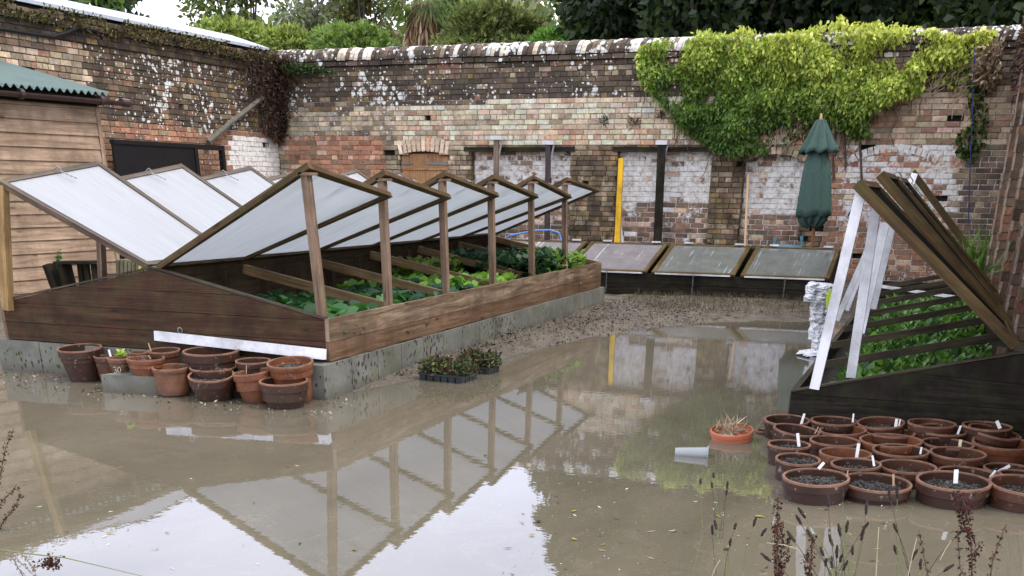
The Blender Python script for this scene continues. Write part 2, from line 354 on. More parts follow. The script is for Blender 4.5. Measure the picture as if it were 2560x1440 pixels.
def m_ground():
    mt, t, N_, L_ = newmat('wet_gravelly_mud'); p = wpos(t)
    c = ramp(t, noise_(t, p, 2.2, 8, .75), [(.3, (.05, .038, .026)), (.5, (.095, .075, .052)), (.72, (.15, .122, .088))])
    v = N_('ShaderNodeTexVoronoi'); v.inputs['Scale'].default_value = 38; L_(p, v.inputs['Vector'])
    sp = N_('ShaderNodeSeparateColor'); L_(v.outputs['Color'], sp.inputs[0])
    c = mix(t, ramp(t, sp.outputs[0], [(.55, 0.), (.9, .8)]), c, (.13, .115, .10))
    bsdf(t, c, ramp(t, noise_(t, p, 5), [(.4, .25), (.6, .85)]), v.outputs['Distance'], .6, .02, .4); return mt
GROUND = m_ground()

# ------------------------------------------------------------------ setting: sky stays the world; terrain, ground, water
g = MB(); g.face([(-150, -60, -.12), (150, -60, -.12), (150, 220, -.12), (-150, 220, -.12)])
tag(g.build('terrain', m_plain('meadow_earth', (.04, .05, .02), .9, .3, 1.)), kind='structure')
SHORE = [(-4.4, 7.2), (-4.1, 8.0), (-3.8, 9.2), (-3.75, 10.2), (-3.45, 11.7), (-3.0, 12.8), (-2.2, 13.7), (-1.5, 14.2), (-.7, 14.5), (1.2, 14.8)]
def shore_v(u):
    for (a, b), (c, d) in zip(SHORE, SHORE[1:]):
        if a <= u <= c: return b+(d-b)*(u-a)/(c-a)
    return 99 if u < -4.4 else 14.8
def ground_h(u, v):
    n = noise.fractal(Vector((u*1.1, v*1.1, 3)), 1., 2., 5)*.03+noise.noise(Vector((u*9, v*9, 1)))*.010
    if u > -4.4:
        d = v-shore_v(u); h = min(.055, max(-.09, d*.05))
    elif v < 7.6: h = -.028+min(.02, max(-.08, (v-6.6)*.03))
    else: h = .04
    if u < -7.6: h = max(h, min(.16, .02+(v-7)*.05)) if v > 6.8 else h
    return h+n*.6
step = .11; us = np.arange(-14, 1.4, step); vs = np.arange(2, 20.4, step)
gv = [(u, v, ground_h(u, v)) for v in vs for u in us]; nu = len(us)
gf = [(j*nu+i, j*nu+i+1, (j+1)*nu+i+1, (j+1)*nu+i) for j in range(len(vs)-1) for i in range(nu-1)]
me = bpy.data.meshes.new('ground'); me.from_pydata(gv, [], gf); me.polygons.foreach_set('use_smooth', [True]*len(gf)); me.materials.append(GROUND)
go = bpy.data.objects.new('ground', me); COL.objects.link(go); tag(go, kind='structure')
g = MB(); g.face([(-16, -3, 0), (3, -3, 0), (3, 17, 0), (-16, 17, 0)]); tag(g.build('flood_water', WATER), kind='structure')

# ------------------------------------------------------------------ brick walls
DK, PB, RD, OR, PK, CM, TN, GY, BR, WH, OC = (.036, .029, .026), (.082, .061, .048), (.235, .115, .072), (.38, .18, .105), (.56, .42, .31), (.62, .52, .37), (.37, .30, .20), (.30, .28, .23), (.15, .11, .072), (.62, .58, .55), (.24, .16, .06)
BRT = 1.42
def pick(pal):
    r = random.uniform(0, sum(w for _, w in pal)); 
    for c, w in pal:
        r -= w
        if r <= 0: break
    W_s = sum(w for _, w in pal); av = [sum(q[i]*w for q, w in pal)/W_s for i in range(3)]
    b = random.uniform(.8, 1.25)*BRT; return tuple((x*.62+a_v*.38)*b*random.uniform(.95, 1.05) for x, a_v in zip(c, av))
class Brick:
    CH, BL = .082, .235
    def __init__(s, P):  # P(a, depth, z) -> world ; depth positive = out of the wall
        s.P = P; s.mb = MB()
    def brick(s, a0, a1, z0, z1, d, colr, thick=.11):
        col, k = colr; j = .007; P = s.P
        dd = d+random.uniform(-.006, .008); e = .006
        A0, A1, Z0, Z1 = a0+j*random.uniform(.4, 1.2), a1-j*random.uniform(.4, 1.2), z0+j*random.uniform(.4, 1.2), z1-j*random.uniform(.4, 1.2)
        fr = [P(A0+e, dd, Z0+e*.7), P(A1-e, dd, Z0+e*.7), P(A1-e, dd, Z1-e*.7), P(A0+e, dd, Z1-e*.7)]
        md = [P(A0, dd-.006, Z0), P(A1, dd-.006, Z0), P(A1, dd-.006, Z1), P(A0, dd-.006, Z1)]
        bk = [P(A0, dd-thick, Z0), P(A1, dd-thick, Z0), P(A1, dd-thick, Z1), P(A0, dd-thick, Z1)]
        s.mb.face(fr, None, col, k)
        for i in range(4):
            n = (i+1) % 4; s.mb.face([md[i], md[n], fr[n], fr[i]], None, col, k); s.mb.face([bk[i], bk[n], md[n], md[i]], None, col, k)
    def cell(s, a0, a1, z0, z1, d, colr):
        P = s.P; dm = d-.013; s.mb.face([P(a0, dm, z0), P(a1, dm, z0), P(a1, dm, z1), P(a0, dm, z1)], None, colr[0], colr[1])
    def rows(s, a0, a1, z0, z1, segs, colf, mortf, ch=None):
        ch = ch or s.CH; nr = int(round((z1-z0)/ch)); ch = (z1-z0)/nr
        for r in range(nr):
            zb = z0+r*ch; zm = zb+ch/2; hdr = (r % 4 == 3)
            for (s0, s1, d) in segs(zm, a0, a1):
                L_ = s.BL*(.5 if hdr else 1); a = s0-L_*random.uniform(0, .5) if not hdr else s0-L_*.3; a -= (r % 2)*L_*.5
                while a < s1:
                    b = a+L_*random.uniform(.94, 1.06)
                    x0, x1 = max(a, s0), min(b, s1)
                    if x1-x0 > .03:
                        mid = (x0+x1)/2
                        if random.random() < .008 and zm < 2.9 and d > -.05: s.cell(x0, x1, zb, zb+ch, d-.09, ((.02, .016, .013), (0, .5, 0))); a = b; continue
                        s.brick(x0, x1, zb, zb+ch, d, colf(mid, zm, d)); s.cell(x0, x1, zb, zb+ch, d, mortf(mid, zm, d))
                    a = b
def hole(): return random.random()
def nz2(a, b, s=1., o=0): return noise.noise(Vector((a*s, b*s, o)))

# ---- back wall (face at y = 20.2, top 3.72)
YB = 20.2
OPEN = [(-8.41, -6.50, 2.03, 0), (-5.63, -3.96, 2.03, 0), (-3.40, -2.38, 1.99, .13), (-9.87, -8.88, 2.03, .06)]
def segs_back(z, a0, a1):
    cuts = []
    for (p, q, zt, rise) in OPEN:
        if rise:
            base = zt-rise
            if z < base: cuts.append((p, q))
            elif z < zt:
                f = math.sqrt(max(0, 1-(z-base)/rise)); c, h = (p+q)/2, (q-p)/2; cuts.append((c-h*f, c+h*f))
        elif z < zt: cuts.append((p, q))
    cuts.sort(); out_, x = [], a0
    up = .0 if z > 2.88 else (0.028 if a0 is not None else 0)
    for p, q in cuts:
        if p > x: out_.append((x, p, up))
        if abs(p+9.87) > .2: out_.append((p, q, -.11))
        x = q
    out_.append((x, a1, up)); return out_
def col_back(u, z, d):
    n = nz2(u, z, .9); n2 = nz2(u, z, 2.3, 5); lich = moss = ww = 0.
    if d < -.05:                                   # bricked-in, whitewashed openings
        ww = .92+n*.45 if z > 1.2+n2*.35 else (.35 if z > .95 else .18)
        if z > 1.9: ww -= .25
        moss = .75 if z < .85 else .12
        return pick([(RD, 3), (PK, 2), (BR, 3), (PB, 2)]), (0, moss, max(.05, ww+random.gauss(0, .2)))
    if z > 3.36: return pick([(PB, 4), (DK, 4), (TN, 1), (BR, 2), (RD, 1)]), (.75, .5, 0)
    if z > 2.86+n*.1-.1*(u < -8):
        lich = .55+n*.9+.25*(z < 3.1); moss = .45
        pal = [(PB, 6), (DK, 7), (BR, 3), (RD, .8), (TN, 1), (OC, 1 if n > 0 else .3)]
        if u < -11 or u > -6.2: pal += [(OC, 1.5), (TN, 2)]
        if u > -2.2: pal = [(BR, 4), (TN, 4), (PB, 2), (RD, 2)]; lich = .15
        if z > 3.2: pal += [(BR, 3), (TN, 1.5)]
        return pick(pal), (max(0, lich), moss, 0)
    if u < -10.25 and z < 2.32 and u > -12.35 and z > .2: return pick([(OR, 6), (RD, 5), (PK, 2), (BR, 1.2), (DK, .5)]), (.05, .12, .06)
    if u < -9.9 and z < 2.32: return pick([(BR, 3), (TN, 3), (CM, 2), (DK, 2)]), (.3, .5, .1)
    if u < -9.9:
        return pick([(GY, 4), (TN, 4), (CM, 2.5), (BR, 3), (PK, 2), (DK, 2), (OC, 1)]), (.55, .55, .28)
    if z > 2.1:
        if u > -2.3: return pick([(PK, 4), (RD, 3), (TN, 2), (BR, 2), (GY, 1)]), (.1, .3, .18+.1*n)
        pal = [(PK, 5), (CM, 5), (TN, 3.5), (RD, .7), (OR, 1.0), (BR, 1.2), (GY, 1.5)]
        if u < -8: pal += [(TN, 2), (BR, 3), (GY, 2)]
        if z < 2.4 and u > -7: pal += [(OR, 3), (PK, 3)]
        return tuple(min(.8, x*1.2) for x in pick(pal)), (.22, .36+.3*n, .28+.25*n2)
    if u > -2.0:
        if u < .05: return pick([(RD, 5), (OR, 3), (PK, 2), (BR, 1)]), (.05, .12, .72+random.gauss(0, .28) if -1.75 < u else .3) if z > .9 else (.1, .5, .35)
        return pick([(BR, 4), (PB, 3), (TN, 2), (RD, 1)]), (.1, .7, .05)
    # piers between the openings
    pal = [(BR, 5), (TN, 4), (OC, 3), (PB, 2), (RD, 1.2), (DK, 1.5)]
    if -10.1 < u < -8.5: pal = [(CM, 3), (TN, 3), (PK, 2), (BR, 2)]
    return pick(pal), (.12, 1.0 if z < 1.2 else .78, .10)
def mort_back(u, z, d):
    if d < -.05: return (.55, .50, .43), (0, .2, .9)
    if z > 2.86: return (.10, .085, .07), (.3, .5, 0)
    if u < -10.25 and z < 2.32: return (.38, .31, .23), (0, .1, 0)
    if u > -1.9 and z < 2.1: return (.58, .54, .49), (0, .1, .6)
    if z > 2.1: return (.42, .35, .26), (.1, .35, .25)
    return (.12, .095, .065), (0, .7, 0)
bw = thing('brick_wall', (-6, YB, 0), 'tall old brick wall across the back of the garden with whitewashed blocked openings', 'wall')
B = Brick(lambda a, d, z: (a, YB-d, z)); B.rows(-12.5, .75, 0, 3.44, segs_back, col_back, mort_back)
# projecting course and dark under-ledge
a = -12.5
while a < .75:
    b = a+.23*random.uniform(.94, 1.06); B.brick(a, min(b, .75), 3.44, 3.525, .055, (pick([(DK, 4), (PB, 4), (BR, 2)]), (.6, .5, 0)), .2); a = b
B.mb.build('brickwork', BRICK, bw)
cp = Brick(lambda a, d, z: (a, YB-d, z)); a = -12.6
while a < .75:
    b = a+.088*random.uniform(.9, 1.1); n = nz2(a, 0, .8); light = random.random() < (.22 if a > -8.2 else .05)+n*.5
    col = pick([(WH, 3), (CM, 2), ((.55, .56, .36), 1.2)]) if light else pick([(PB, 5), (DK, 4), (BR, 2), (TN, .6)]); k = (1.2 if a > -8.2 else .8, .3, 0)
    dz = random.uniform(-.008, .01); prof = [(.075, 3.535), (.085, 3.58), (.07, 3.66), (.02, 3.715), (-.06, 3.74), (-.22, 3.74), (-.34, 3.66), (-.34, 3.53)]; sh = .035
    A = [(a+.004+sh*(z-3.53)*8, YB-d, z+dz) for d, z in prof]; C_ = [(b-.004+sh*(z-3.53)*8, YB-d, z+dz) for d, z in prof]
    for i in range(len(prof)-1): cp.mb.face([A[i], C_[i], C_[i+1], A[i+1]], None, col, k)
    cp.mb.face(A, None, col, k); cp.mb.face(C_[::-1], None, col, k); a = b
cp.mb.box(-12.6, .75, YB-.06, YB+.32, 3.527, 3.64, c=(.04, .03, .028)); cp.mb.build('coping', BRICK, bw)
core = MB(); core.box(-12.9, 1.2, YB+.125, YB+.4, -.1, 3.52, c=(.2, .16, .12)); core.build('wall_core', BRICK, bw)
for (p, q) in ((-8.55, -6.42), (-5.72, -3.85)):
    l = MB(); l.box(p, q, YB-.05, YB+.1, 2.03, 2.10); lo = l.build('lintel', WOOD_OLD, bw)
# brick arches
ar = MB()
def arch(c, w, zs, rise, hgt, pal, k):
    h = w/2; Rr = (h*h+rise*rise)/(2*rise); th = math.asin(h/Rr); n = int(w/.085); zc = zs+rise-Rr
    for i in range(n):
        t0, t1 = -th+2*th*i/n+.006, -th+2*th*(i+1)/n-.006
        q = lambda t, r, y: (c+math.sin(t)*r, y, zc+math.cos(t)*r); r0, r1 = Rr+.004, Rr+hgt*random.uniform(.93, 1.03)
        ya, yb = YB-.040-random.uniform(0, .006), YB
        ar.hexa([q(t0, r0, ya), q(t1, r0, ya), q(t1, r0, yb), q(t0, r0, yb), q(t0, r1, ya), q(t1, r1, ya), q(t1, r1, yb), q(t0, r1, yb)], None, pick(pal), k)
arch(-9.375, 1.0, 1.97, .06, .23, [(PK, 5), (CM, 2), (OR, 1)], (.3, .2, .3))
arch(-2.89, 1.03, 1.86, .13, .11, [(BR, 3), (TN, 2), (PK, 1)], (.1, .5, .1))
arch(-1.0, 1.3, 1.86, .16, .12, [(PK, 3), (RD, 3)], (.0, .1, .72))
ar.build('arch_bricks', BRICK, bw)
# boarded door in its arch
dr = MB()
for i in range(6): dr.box(-9.86+i*.163, -9.70+i*.163, YB+.03, YB+.06, .1, 1.99, grain='z')
do = dr.build('door', WOOD_DOOR, bw)
lg = MB(); lg.box(-9.86, -8.89, YB+.008, YB+.027, 1.72, 1.80); lg.beam((-9.2, YB+.018, 1.1), (-9.33, YB+.018, 1.7), .05, .02, (0, 1, 0)); lg.build('ledge', WOOD_DOOR, do)
for x0, x1 in ((-9.85, -9.62), (-9.34, -8.90)):
    h = MB(); h.beam((x0, YB, 1.83), (x1, YB, 1.83), .035 if x0 > -9.5 else .05, .006, (0, 1, 0), w1=.06 if x0 > -9.5 else .025); h.build('hinge_strap', METAL, do)

# ---- left wall (face at x = -12.5)
XL = -12.5
def col_left(v, z, d):
    n = nz2(v, z, .8, 9); n2 = nz2(v, z, 2.2, 2)
    if z > 3.3: return pick([(DK, 6), (PB, 3), (BR, 3), (OC, 1)]), (.3, .95, 0)
    if v < 15: return pick([(PK, 4), (TN, 4), (BR, 3), (PB, 2), (RD, 1.5), (GY, 1.5)]), (.12, .35, .03)
    if z > 2.32+n*.15: return pick([(PB, 6), (DK, 6), (BR, 3), (RD, 2), (TN, 1), (OC, .8)]), (.62+n*.5, .6, 0)
    if 18.0+.6*abs(z-1.2) < v+n2*.3 and z < 2.25: return pick([(PK, 3), (WH, 2), (RD, 1)]), (0, .12, .95)
    return pick([(OR, 5), (RD, 5), (PB, 2), (TN, 2), (BR, 2)]), (.35, .25, .05)
def mort_left(v, z, d): return ((.10, .08, .06), (.2, .5, 0)) if z > 2.32 else ((.28, .22, .16), (0, .3, .8 if v > 18.3 else 0))
lw = thing('brick_wall', (XL, 15, 0), 'mossy old brick wall along the left with white lichen, above the wooden shed', 'wall')
B = Brick(lambda a, d, z: (XL+d, a, z)); B.rows(9, 20.2, 0, 3.5, lambda z, a0, a1: [(a0, a1, 0 if z < 3.3 else .03)], col_left, mort_left, ch=.083)
a = 9
while a < 20.25:
    b = a+.23*random.uniform(.94, 1.06); B.brick(a, b, 3.5, 3.585, .07, (pick([(DK, 4), (BR, 3), (PB, 2)]), (.4, .9, 0)), .3)
    B.brick(a, b, 3.585, 3.67+random.uniform(-.02, .012), .04, (pick([(DK, 4), (BR, 3), (OC, 2)]), (.3, .9, 0)), .3); a = b
B.mb.build('brickwork', BRICK, lw)
core = MB(); core.box(XL-.4, XL-.12, 8.9, 20.3, -.1, 3.6, c=(.2, .16, .12)); core.build('wall_core', BRICK, lw)
# moss and dead creeper on its ledge
def strip_pts(n, f): return np.array([f(random.random(), random.random(), random.random()) for _ in range(n)])
P = strip_pts(3800, lambda a, b, c: (XL+.03+b*.14, 10+a*10.2, 3.48+c*.24*(1 if nz2(a*10, 0, 1.2) > -.1 else .45)))
quads('moss', leaves(P, .055, (0.4, 0, .1), 1, .5), mixc([(.05, .045, .016), (.10, .09, .025), (.045, .028, .018), (.12, .12, .03), (.025, .018, .012)], len(P)), DRY, lw)
# lean-to roof edge behind it
lt = thing('lean_to_roof', (XL-.5, 17, 3.8), 'pale blue grey metal roof edge running above the left brick wall', 'roof')
l = MB(); l.hexa([(XL-.12, 13.5, 3.74), (XL-.95, 13.5, 4.0), (XL-.95, 13.5, 4.03), (XL-.12, 13.5, 3.79), (XL-.12, 20.35, 3.74), (XL-.95, 20.35, 4.0), (XL-.95, 20.35, 4.03), (XL-.12, 20.35, 3.79)])
l.build('metal_sheet', m_plain('pale_zinc', (.40, .44, .50), .4, .12, 6), lt)
l = MB(); l.box(XL-.34, XL-.22, 13.5, 20.3, 3.6, 3.78, grain='y'); l.build('wall_plate', WOOD_OLD, lt)

# ---- right wall (face x = .74, piers to .58)
XR = .74
def col_right(v, z, d):
    return pick([(RD, 2), (PB, 5), (BR, 5), (DK, 2), (OR, .2), (TN, .6)]), (.05, .55, .02)
rw = thing('brick_wall', (XR, 13, 0), 'dark red brick wall with projecting piers close along the right side', 'wall')
B = Brick(lambda a, d, z: (XR-d, a, z))
B.rows(6, 20.2, .1, 3.7, lambda z, a0, a1: [(a0, a1, 0)], col_right, lambda *q: ((.13, .10, .08), (0, .5, .0)), ch=.09)
def brick_pier(v0, v1, x0, z0, z1):
    z = z0
    while z < z1:
        y0, y1 = v0+random.uniform(-.008, .008), v1+random.uniform(-.008, .008)
        xx = x0+random.uniform(-.008, .008); c = pick([(RD, 3), (PB, 4), (BR, 5), (DK, 1), (OR, .5)])
        B.mb.box(xx, XR+.02, y0, y1, z+.006, z+.089, c=c, k=(.08, .4, .0))
        # chamfered pale arris of lime
        B.mb.box(xx-.004, xx+.016, y0-.006, y0+.02, z, z+.095, c=(.50, .41, .34) if random.random() < .85 else c, k=(.3, .35, .3))
        z += .095
    B.mb.box(x0+.012, XR+.02, v0+.012, v1-.012, z0, z1, c=(.22, .17, .13))
for v0 in (9.2, 10.7, 12.5, 15.0, 17.4): brick_pier(v0, v0+.42, .585, .46, 3.55)
B.mb.build('brickwork', BRICK, rw)
core = MB(); core.box(XR+.11, XR+.4, 5.9, 20.5, -.1, 3.75, c=(.2, .16, .12)); core.box(.545, XR+.02, 7.5, 20.15, -.05, .46, c=(.11, .085, .06), k=(.1, .8, 0)); core.build('plinth', BRICK, rw)

# ------------------------------------------------------------------ shed
shed_d = Vector((.15, .989, 0)).normalized(); shed_n = Vector((shed_d.y, -shed_d.x, 0)); SE = Vector((-10.1, 12.15, 0))
def S(a, n, z): return SE-shed_d*a+shed_n*n+Vector((0, 0, z))
shed = thing('shed', tuple(S(2, 0, 0)), 'timber clad garden shed with green corrugated roof at the left edge', 'shed')
sh = MB(); z = .1; i = 0
while z < 2.3:
    q = [S(0, -.02, z), S(0, .018, z), S(0, .002, z+.142), S(0, -.02, z+.142)]; q2 = [S(6, -.02, z), S(6, .018, z), S(6, .002, z+.142), S(6, -.02, z+.142)]
    sh.hexa(q+q2, 6); z += .145
sh.build('cladding', WOOD_SHED, shed)
e = MB(); e.beam(S(-.02, .0, .05), S(-.02, .0, 2.35), .06, .05, tuple(shed_n)); z = .1
while z < 2.3:
    e.hexa([S(-.001, -.03, z), S(.017-.03, -.03, z), S(.0-.03, -.03, z+.142), S(-.001, -.03, z+.142), S(-.001, -2.2, z), S(.017-.03, -2.2, z), S(.0-.03, -2.2, z+.142), S(-.001, -2.2, z+.142)], 2.2); z += .145
e.build('end_wall', WOOD_SHED, shed)
tr = MB(); tr.beam(S(0, .035, 2.37), S(6, .035, 2.37), .03, .12, (0, 0, 1)); tr.beam(S(0, .0, 2.45), S(6, .0, 2.45), .06, .05); tr.build('fascia', WOOD_OLD, shed)
rf = MB(); pit = .105; n = 66
for i in range(n*6):
    a0, a1 = -.12+i*pit/6, -.12+(i+1)*pit/6
    h = lambda a: .022*math.cos(2*math.pi*a/pit)
    for (n0, n1, z0, z1) in ((.17, -2.3, 2.45, 2.98),):
        rf.face([S(a0, n0, z0+h(a0)), S(a1, n0, z0+h(a1)), S(a1, n1, z1+h(a1)), S(a0, n1, z1+h(a0))])
        rf.face([S(a0, n0, z0+h(a0)-.006), S(a1, n0, z0+h(a1)-.006), S(a1, n0, z0+h(a1)), S(a0, n0, z0+h(a0))])
rf.build('corrugated_roof', m_plain('green_roof_sheet', (.075, .12, .105), .45, .12, 3), shed, smooth=False)
gt = MB(); 
for i in range(10):
    t0, t1 = math.pi+math.pi*i/10, math.pi+math.pi*(i+1)/10; r = .052
    for rr, fl in ((r, 0), (r-.006, 1)):
        q = [S(-.30, .15+rr*math.cos(t0), 2.385+rr*math.sin(t0)), S(6, .15+rr*math.cos(t0), 2.40+rr*math.sin(t0)), S(6, .15+rr*math.cos(t1), 2.40+rr*math.sin(t1)), S(-.30, .15+rr*math.cos(t1), 2.385+rr*math.sin(t1))]
        gt.face(q if not fl else q[::-1])
gt.tube([S(-.30, .15, 2.375), S(-.42, .15, 2.372)], .045, 10)
for a in (.0, 1.15, 2.4): gt.tube([S(a, .15, 2.376), S(a+.05, .15, 2.377)], .058, 12)
gt.build('gutter', m_plain('brown_plastic_gutter', (.055, .032, .03), .4, .3, 8), shed)

# black screen and wire frame on the left wall
sc = thing('black_screen', (-12.2, 16.5, 0), 'black boarded screen with an open wire frame beside the shed', 'screen')
b_ = MB(); b_.box(-12.26, -12.22, 15.0, 17.05, .1, 2.0, grain='y'); b_.build('panel', BLACKM, sc)
f_ = MB(); f_.box(-12.28, -12.2, 17.05, 17.14, .1, 2.06, grain='z'); f_.box(-12.28, -12.2, 17.85, 17.93, .1, 2.06, grain='z'); f_.box(-12.28, -12.2, 15.0, 17.05, 2.0, 2.06, grain='y'); f_.box(-12.28, -12.2, 17.14, 17.85, 1.98, 2.06, grain='y'); f_.build('frame', BLACKM, sc)
w_ = MB()
for i in range(9): w_.tube([(-12.24, 17.14+i*.08, .1), (-12.24, 17.14+i*.08, 1.98)], .003, 3)
for i in range(20): w_.tube([(-12.24, 17.14, .2+i*.09), (-12.24, 17.85, .2+i*.09)], .003, 3)
w_.build('wire_mesh', METAL, sc)
c = MB(); pts = [ax(x, y, XL+.09) for x, y in ((-60, 68), (0, 72), (60, 82), (130, 92), (165, 82), (195, 70), (240, 78), (255, 95))]; c.tube(pts, .028, 8)
tag(c.build('pipe', BLACKM), 'black hose pipe sagging across the top of the left brick wall', 'pipe')
c = MB(); c.tube([ax(x, y, XL+.10) for x, y in ((655, 245), (625, 268), (575, 308), (520, 355))], .045, 8)
tag(c.build('pipe', m_plain('lichened_grey_pipe', (.12, .11, .09), .7, .4, 10)), 'sloping dark drain pipe on the left wall near the corner', 'pipe')
# dead creeper in the corner
cc = thing('dead_creeper', (XL+.2, 19.8, 2.9), 'brown dead creeper clinging in the corner between the left and back walls', 'creeper')
pts = []
for _ in range(5200):
    t = random.random(); s = random.gauss(0, 1); z = 3.62-t*1.35
    wd = .42*(1-t)**.6+.12
    if random.random() < .55: pts.append((XL+.05+abs(random.gauss(0, .10)), 20.1-abs(s)*wd*1.15, z+random.gauss(0, .05)))
    else: pts.append((XL+.05+abs(s)*wd*.45, 20.15-abs(random.gauss(0, .09)), z+random.gauss(0, .05)))
P = np.array(pts); quads('foliage', leaves(P, .075, (0, 0, -.9), .9, .3), mixc([(.06, .032, .024), (.035, .02, .016), (.09, .055, .035), (.05, .055, .02)], len(P), [4, 4, 2, .5]), DRY, cc)
st = MB()
for _ in range(40):
    y = random.uniform(19.2, 20.15); z = random.uniform(2.5, 3.6); st.tube([(XL+.08, y, z), (XL+.14, y+random.uniform(-.2, .2), z-random.uniform(.1, .3)), (XL+.1, y+random.uniform(-.3, .2), z-random.uniform(.3, .6))], .006, 3)
st.build('stems', m_plain('grey_twig', (.12, .09, .07), .8), cc)
# small green creeper on corner top
P = strip_pts(900, lambda a, b, c: (XL+.3+a*1.2*(.4+.6*c), YB-.08-b*.08, 3.5-c*.16)); ic = thing('ivy_sprig', (XL+.8, YB-.1, 3.4), 'small green ivy trailing under the coping in the far left corner', 'ivy')
quads('foliage', leaves(P, .06, (0, -.3, -.5), .8, .6), mixc([(.04, .075, .02), (.03, .05, .015), (.08, .12, .03)], len(P)), LEAF, ic)

# ------------------------------------------------------------------ main double cold frame
X0, Y0, W_, L_A = -4.265, 7.39, 3.08, 7.19
XI, XM, Y1 = X0-W_, X0-1.515, Y0+L_A       # left edge, ridge, far end
cf = thing('cold_frame', (XM, Y0, 0), 'large brown timber double cold frame with a gabled end on a concrete base', 'cold frame')
def gable(name, y0, y1, mat, cap=True):
    zb, zo, zr = .262, .56, .868
    rows_ = [(.262, .401), (.405, .555)]
    gm = MB()
    for i, (a, b) in enumerate(rows_): gm.box(XI, X0, y0, y1, a, b)
    # sloping top boards (pentagon split in two courses)
    def slab(za, zb_):
        def xs(z): f = (z-zo)/(zr-zo); return XI+(XM-XI)*f, X0+(XM-X0)*f
        l0, r0 = xs(za); l1, r1 = xs(zb_)
        gm.hexa([(l0, y0, za), (l0, y1, za), (l1+.001, y1, zb_), (l1+.001, y0, zb_), (r0, y0, za), (r0, y1, za), (r1, y1, zb_), (r1, y0, zb_)], 3)
    slab(.559, .705); slab(.709, .866)
    return gm.build(name, mat, cf)
gable('gable_end', Y0-.035, Y0, WOOD_DARK); gable('gable_end', Y1, Y1+.035, WOOD_DARK)
cap = MB(); cap.beam((XI, Y0-.018, .572), (XM, Y0-.018, .882), .045, .014, (0, 0, 1)); cap.beam((XM, Y0-.018, .882), (X0, Y0-.018, .572), .045, .014, (0, 0, 1))
cap.build('gable_capping', WOOD_SLAT, cf)
for sx, mt_ in ((X0, 1), (XI, 1)):
    s_ = MB(); s_.box(sx-.0, sx+.035, Y0-.038, Y1+.038, .405, .57, grain='y') if sx == X0 else s_.box(sx-.035, sx, Y0-.038, Y1+.038, .405, .57, grain='y'); s_.build('side_board', WOOD_SIDE, cf)
    s_ = MB(); s_.box(sx, sx+.033, Y0-.036, Y1+.036, .262, .402, grain='y') if sx == X0 else s_.box(sx-.033, sx, Y0-.036, Y1+.036, .262, .402, grain='y'); s_.build('side_board', WOOD_SIDE_LOW, cf)
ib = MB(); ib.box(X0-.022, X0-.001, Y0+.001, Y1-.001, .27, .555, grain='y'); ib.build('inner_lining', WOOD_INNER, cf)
rb = MB()
for z0, z1 in ((.27, .44), (.445, .61), (.615, .80)): rb.box(XM-.02, XM+.02, Y0, Y1, z0, z1, grain='y')
rb.box(XM-.03, XM+.03, Y0, Y1, .80, .862, grain='y')
for i in range(12): y = Y0+.25+i*.6; rb.box(XM+.02, XM+.065, y, y+.07, .27, .80, grain='z')
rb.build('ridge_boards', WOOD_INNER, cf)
for i in range(1, 6):
    y = Y0+L_A*i/6
    for sx in (X0, XI):
        gb = MB(); gb.beam((XM, y, .80), (sx, y, .52), .05, .075, (0, 0, 1)); gb.build('glazing_bar', WOOD_BAR, cf)
gb = MB(); gb.beam((XM, Y1-.03, .83), (X0, Y1-.03, .545), .05, .07, (0, 0, 1)); gb.build('glazing_bar', WOOD_BAR, cf)
so_ = MB(); so_.box(XI, X0-.02, Y0, Y1, .2, .30); so_.build('soil', SOIL, cf)
# concrete base, one kerb of cast blocks
bb = MB(); y = Y0-.20; 
while y < Y1+.15:
    y2 = min(y+.44, Y1+.16); bb.box(X0-.08 if y > Y0 else X0-.13, X0+.06, y+.004, y2-.004, -.1, .255+random.uniform(-.003, .003)); y = y2
x = XI-.12
while x < X0-.1:
    x2 = min(x+.45, X0-.084); bb.box(x+.004, x2-.004, Y0-.055, Y0+.05, -.1, .252+random.uniform(-.003, .003)); x = x2
bb.box(XI-.1, XI+.04, Y0+.06, Y1+.1, -.1, .25); cb = bb.build('concrete_base', CONC, cf)
bm_ = MB(); bm_.box(X0-.075, X0+.048, Y0-.19, Y1+.15, -.1, .243, c=(.1, .09, .07)); bm_.box(XI-.1, X0-.09, Y0-.045, Y0+.04, -.1, .240, c=(.1, .09, .07)); bm_.build('mortar_joints', CONC, cb)

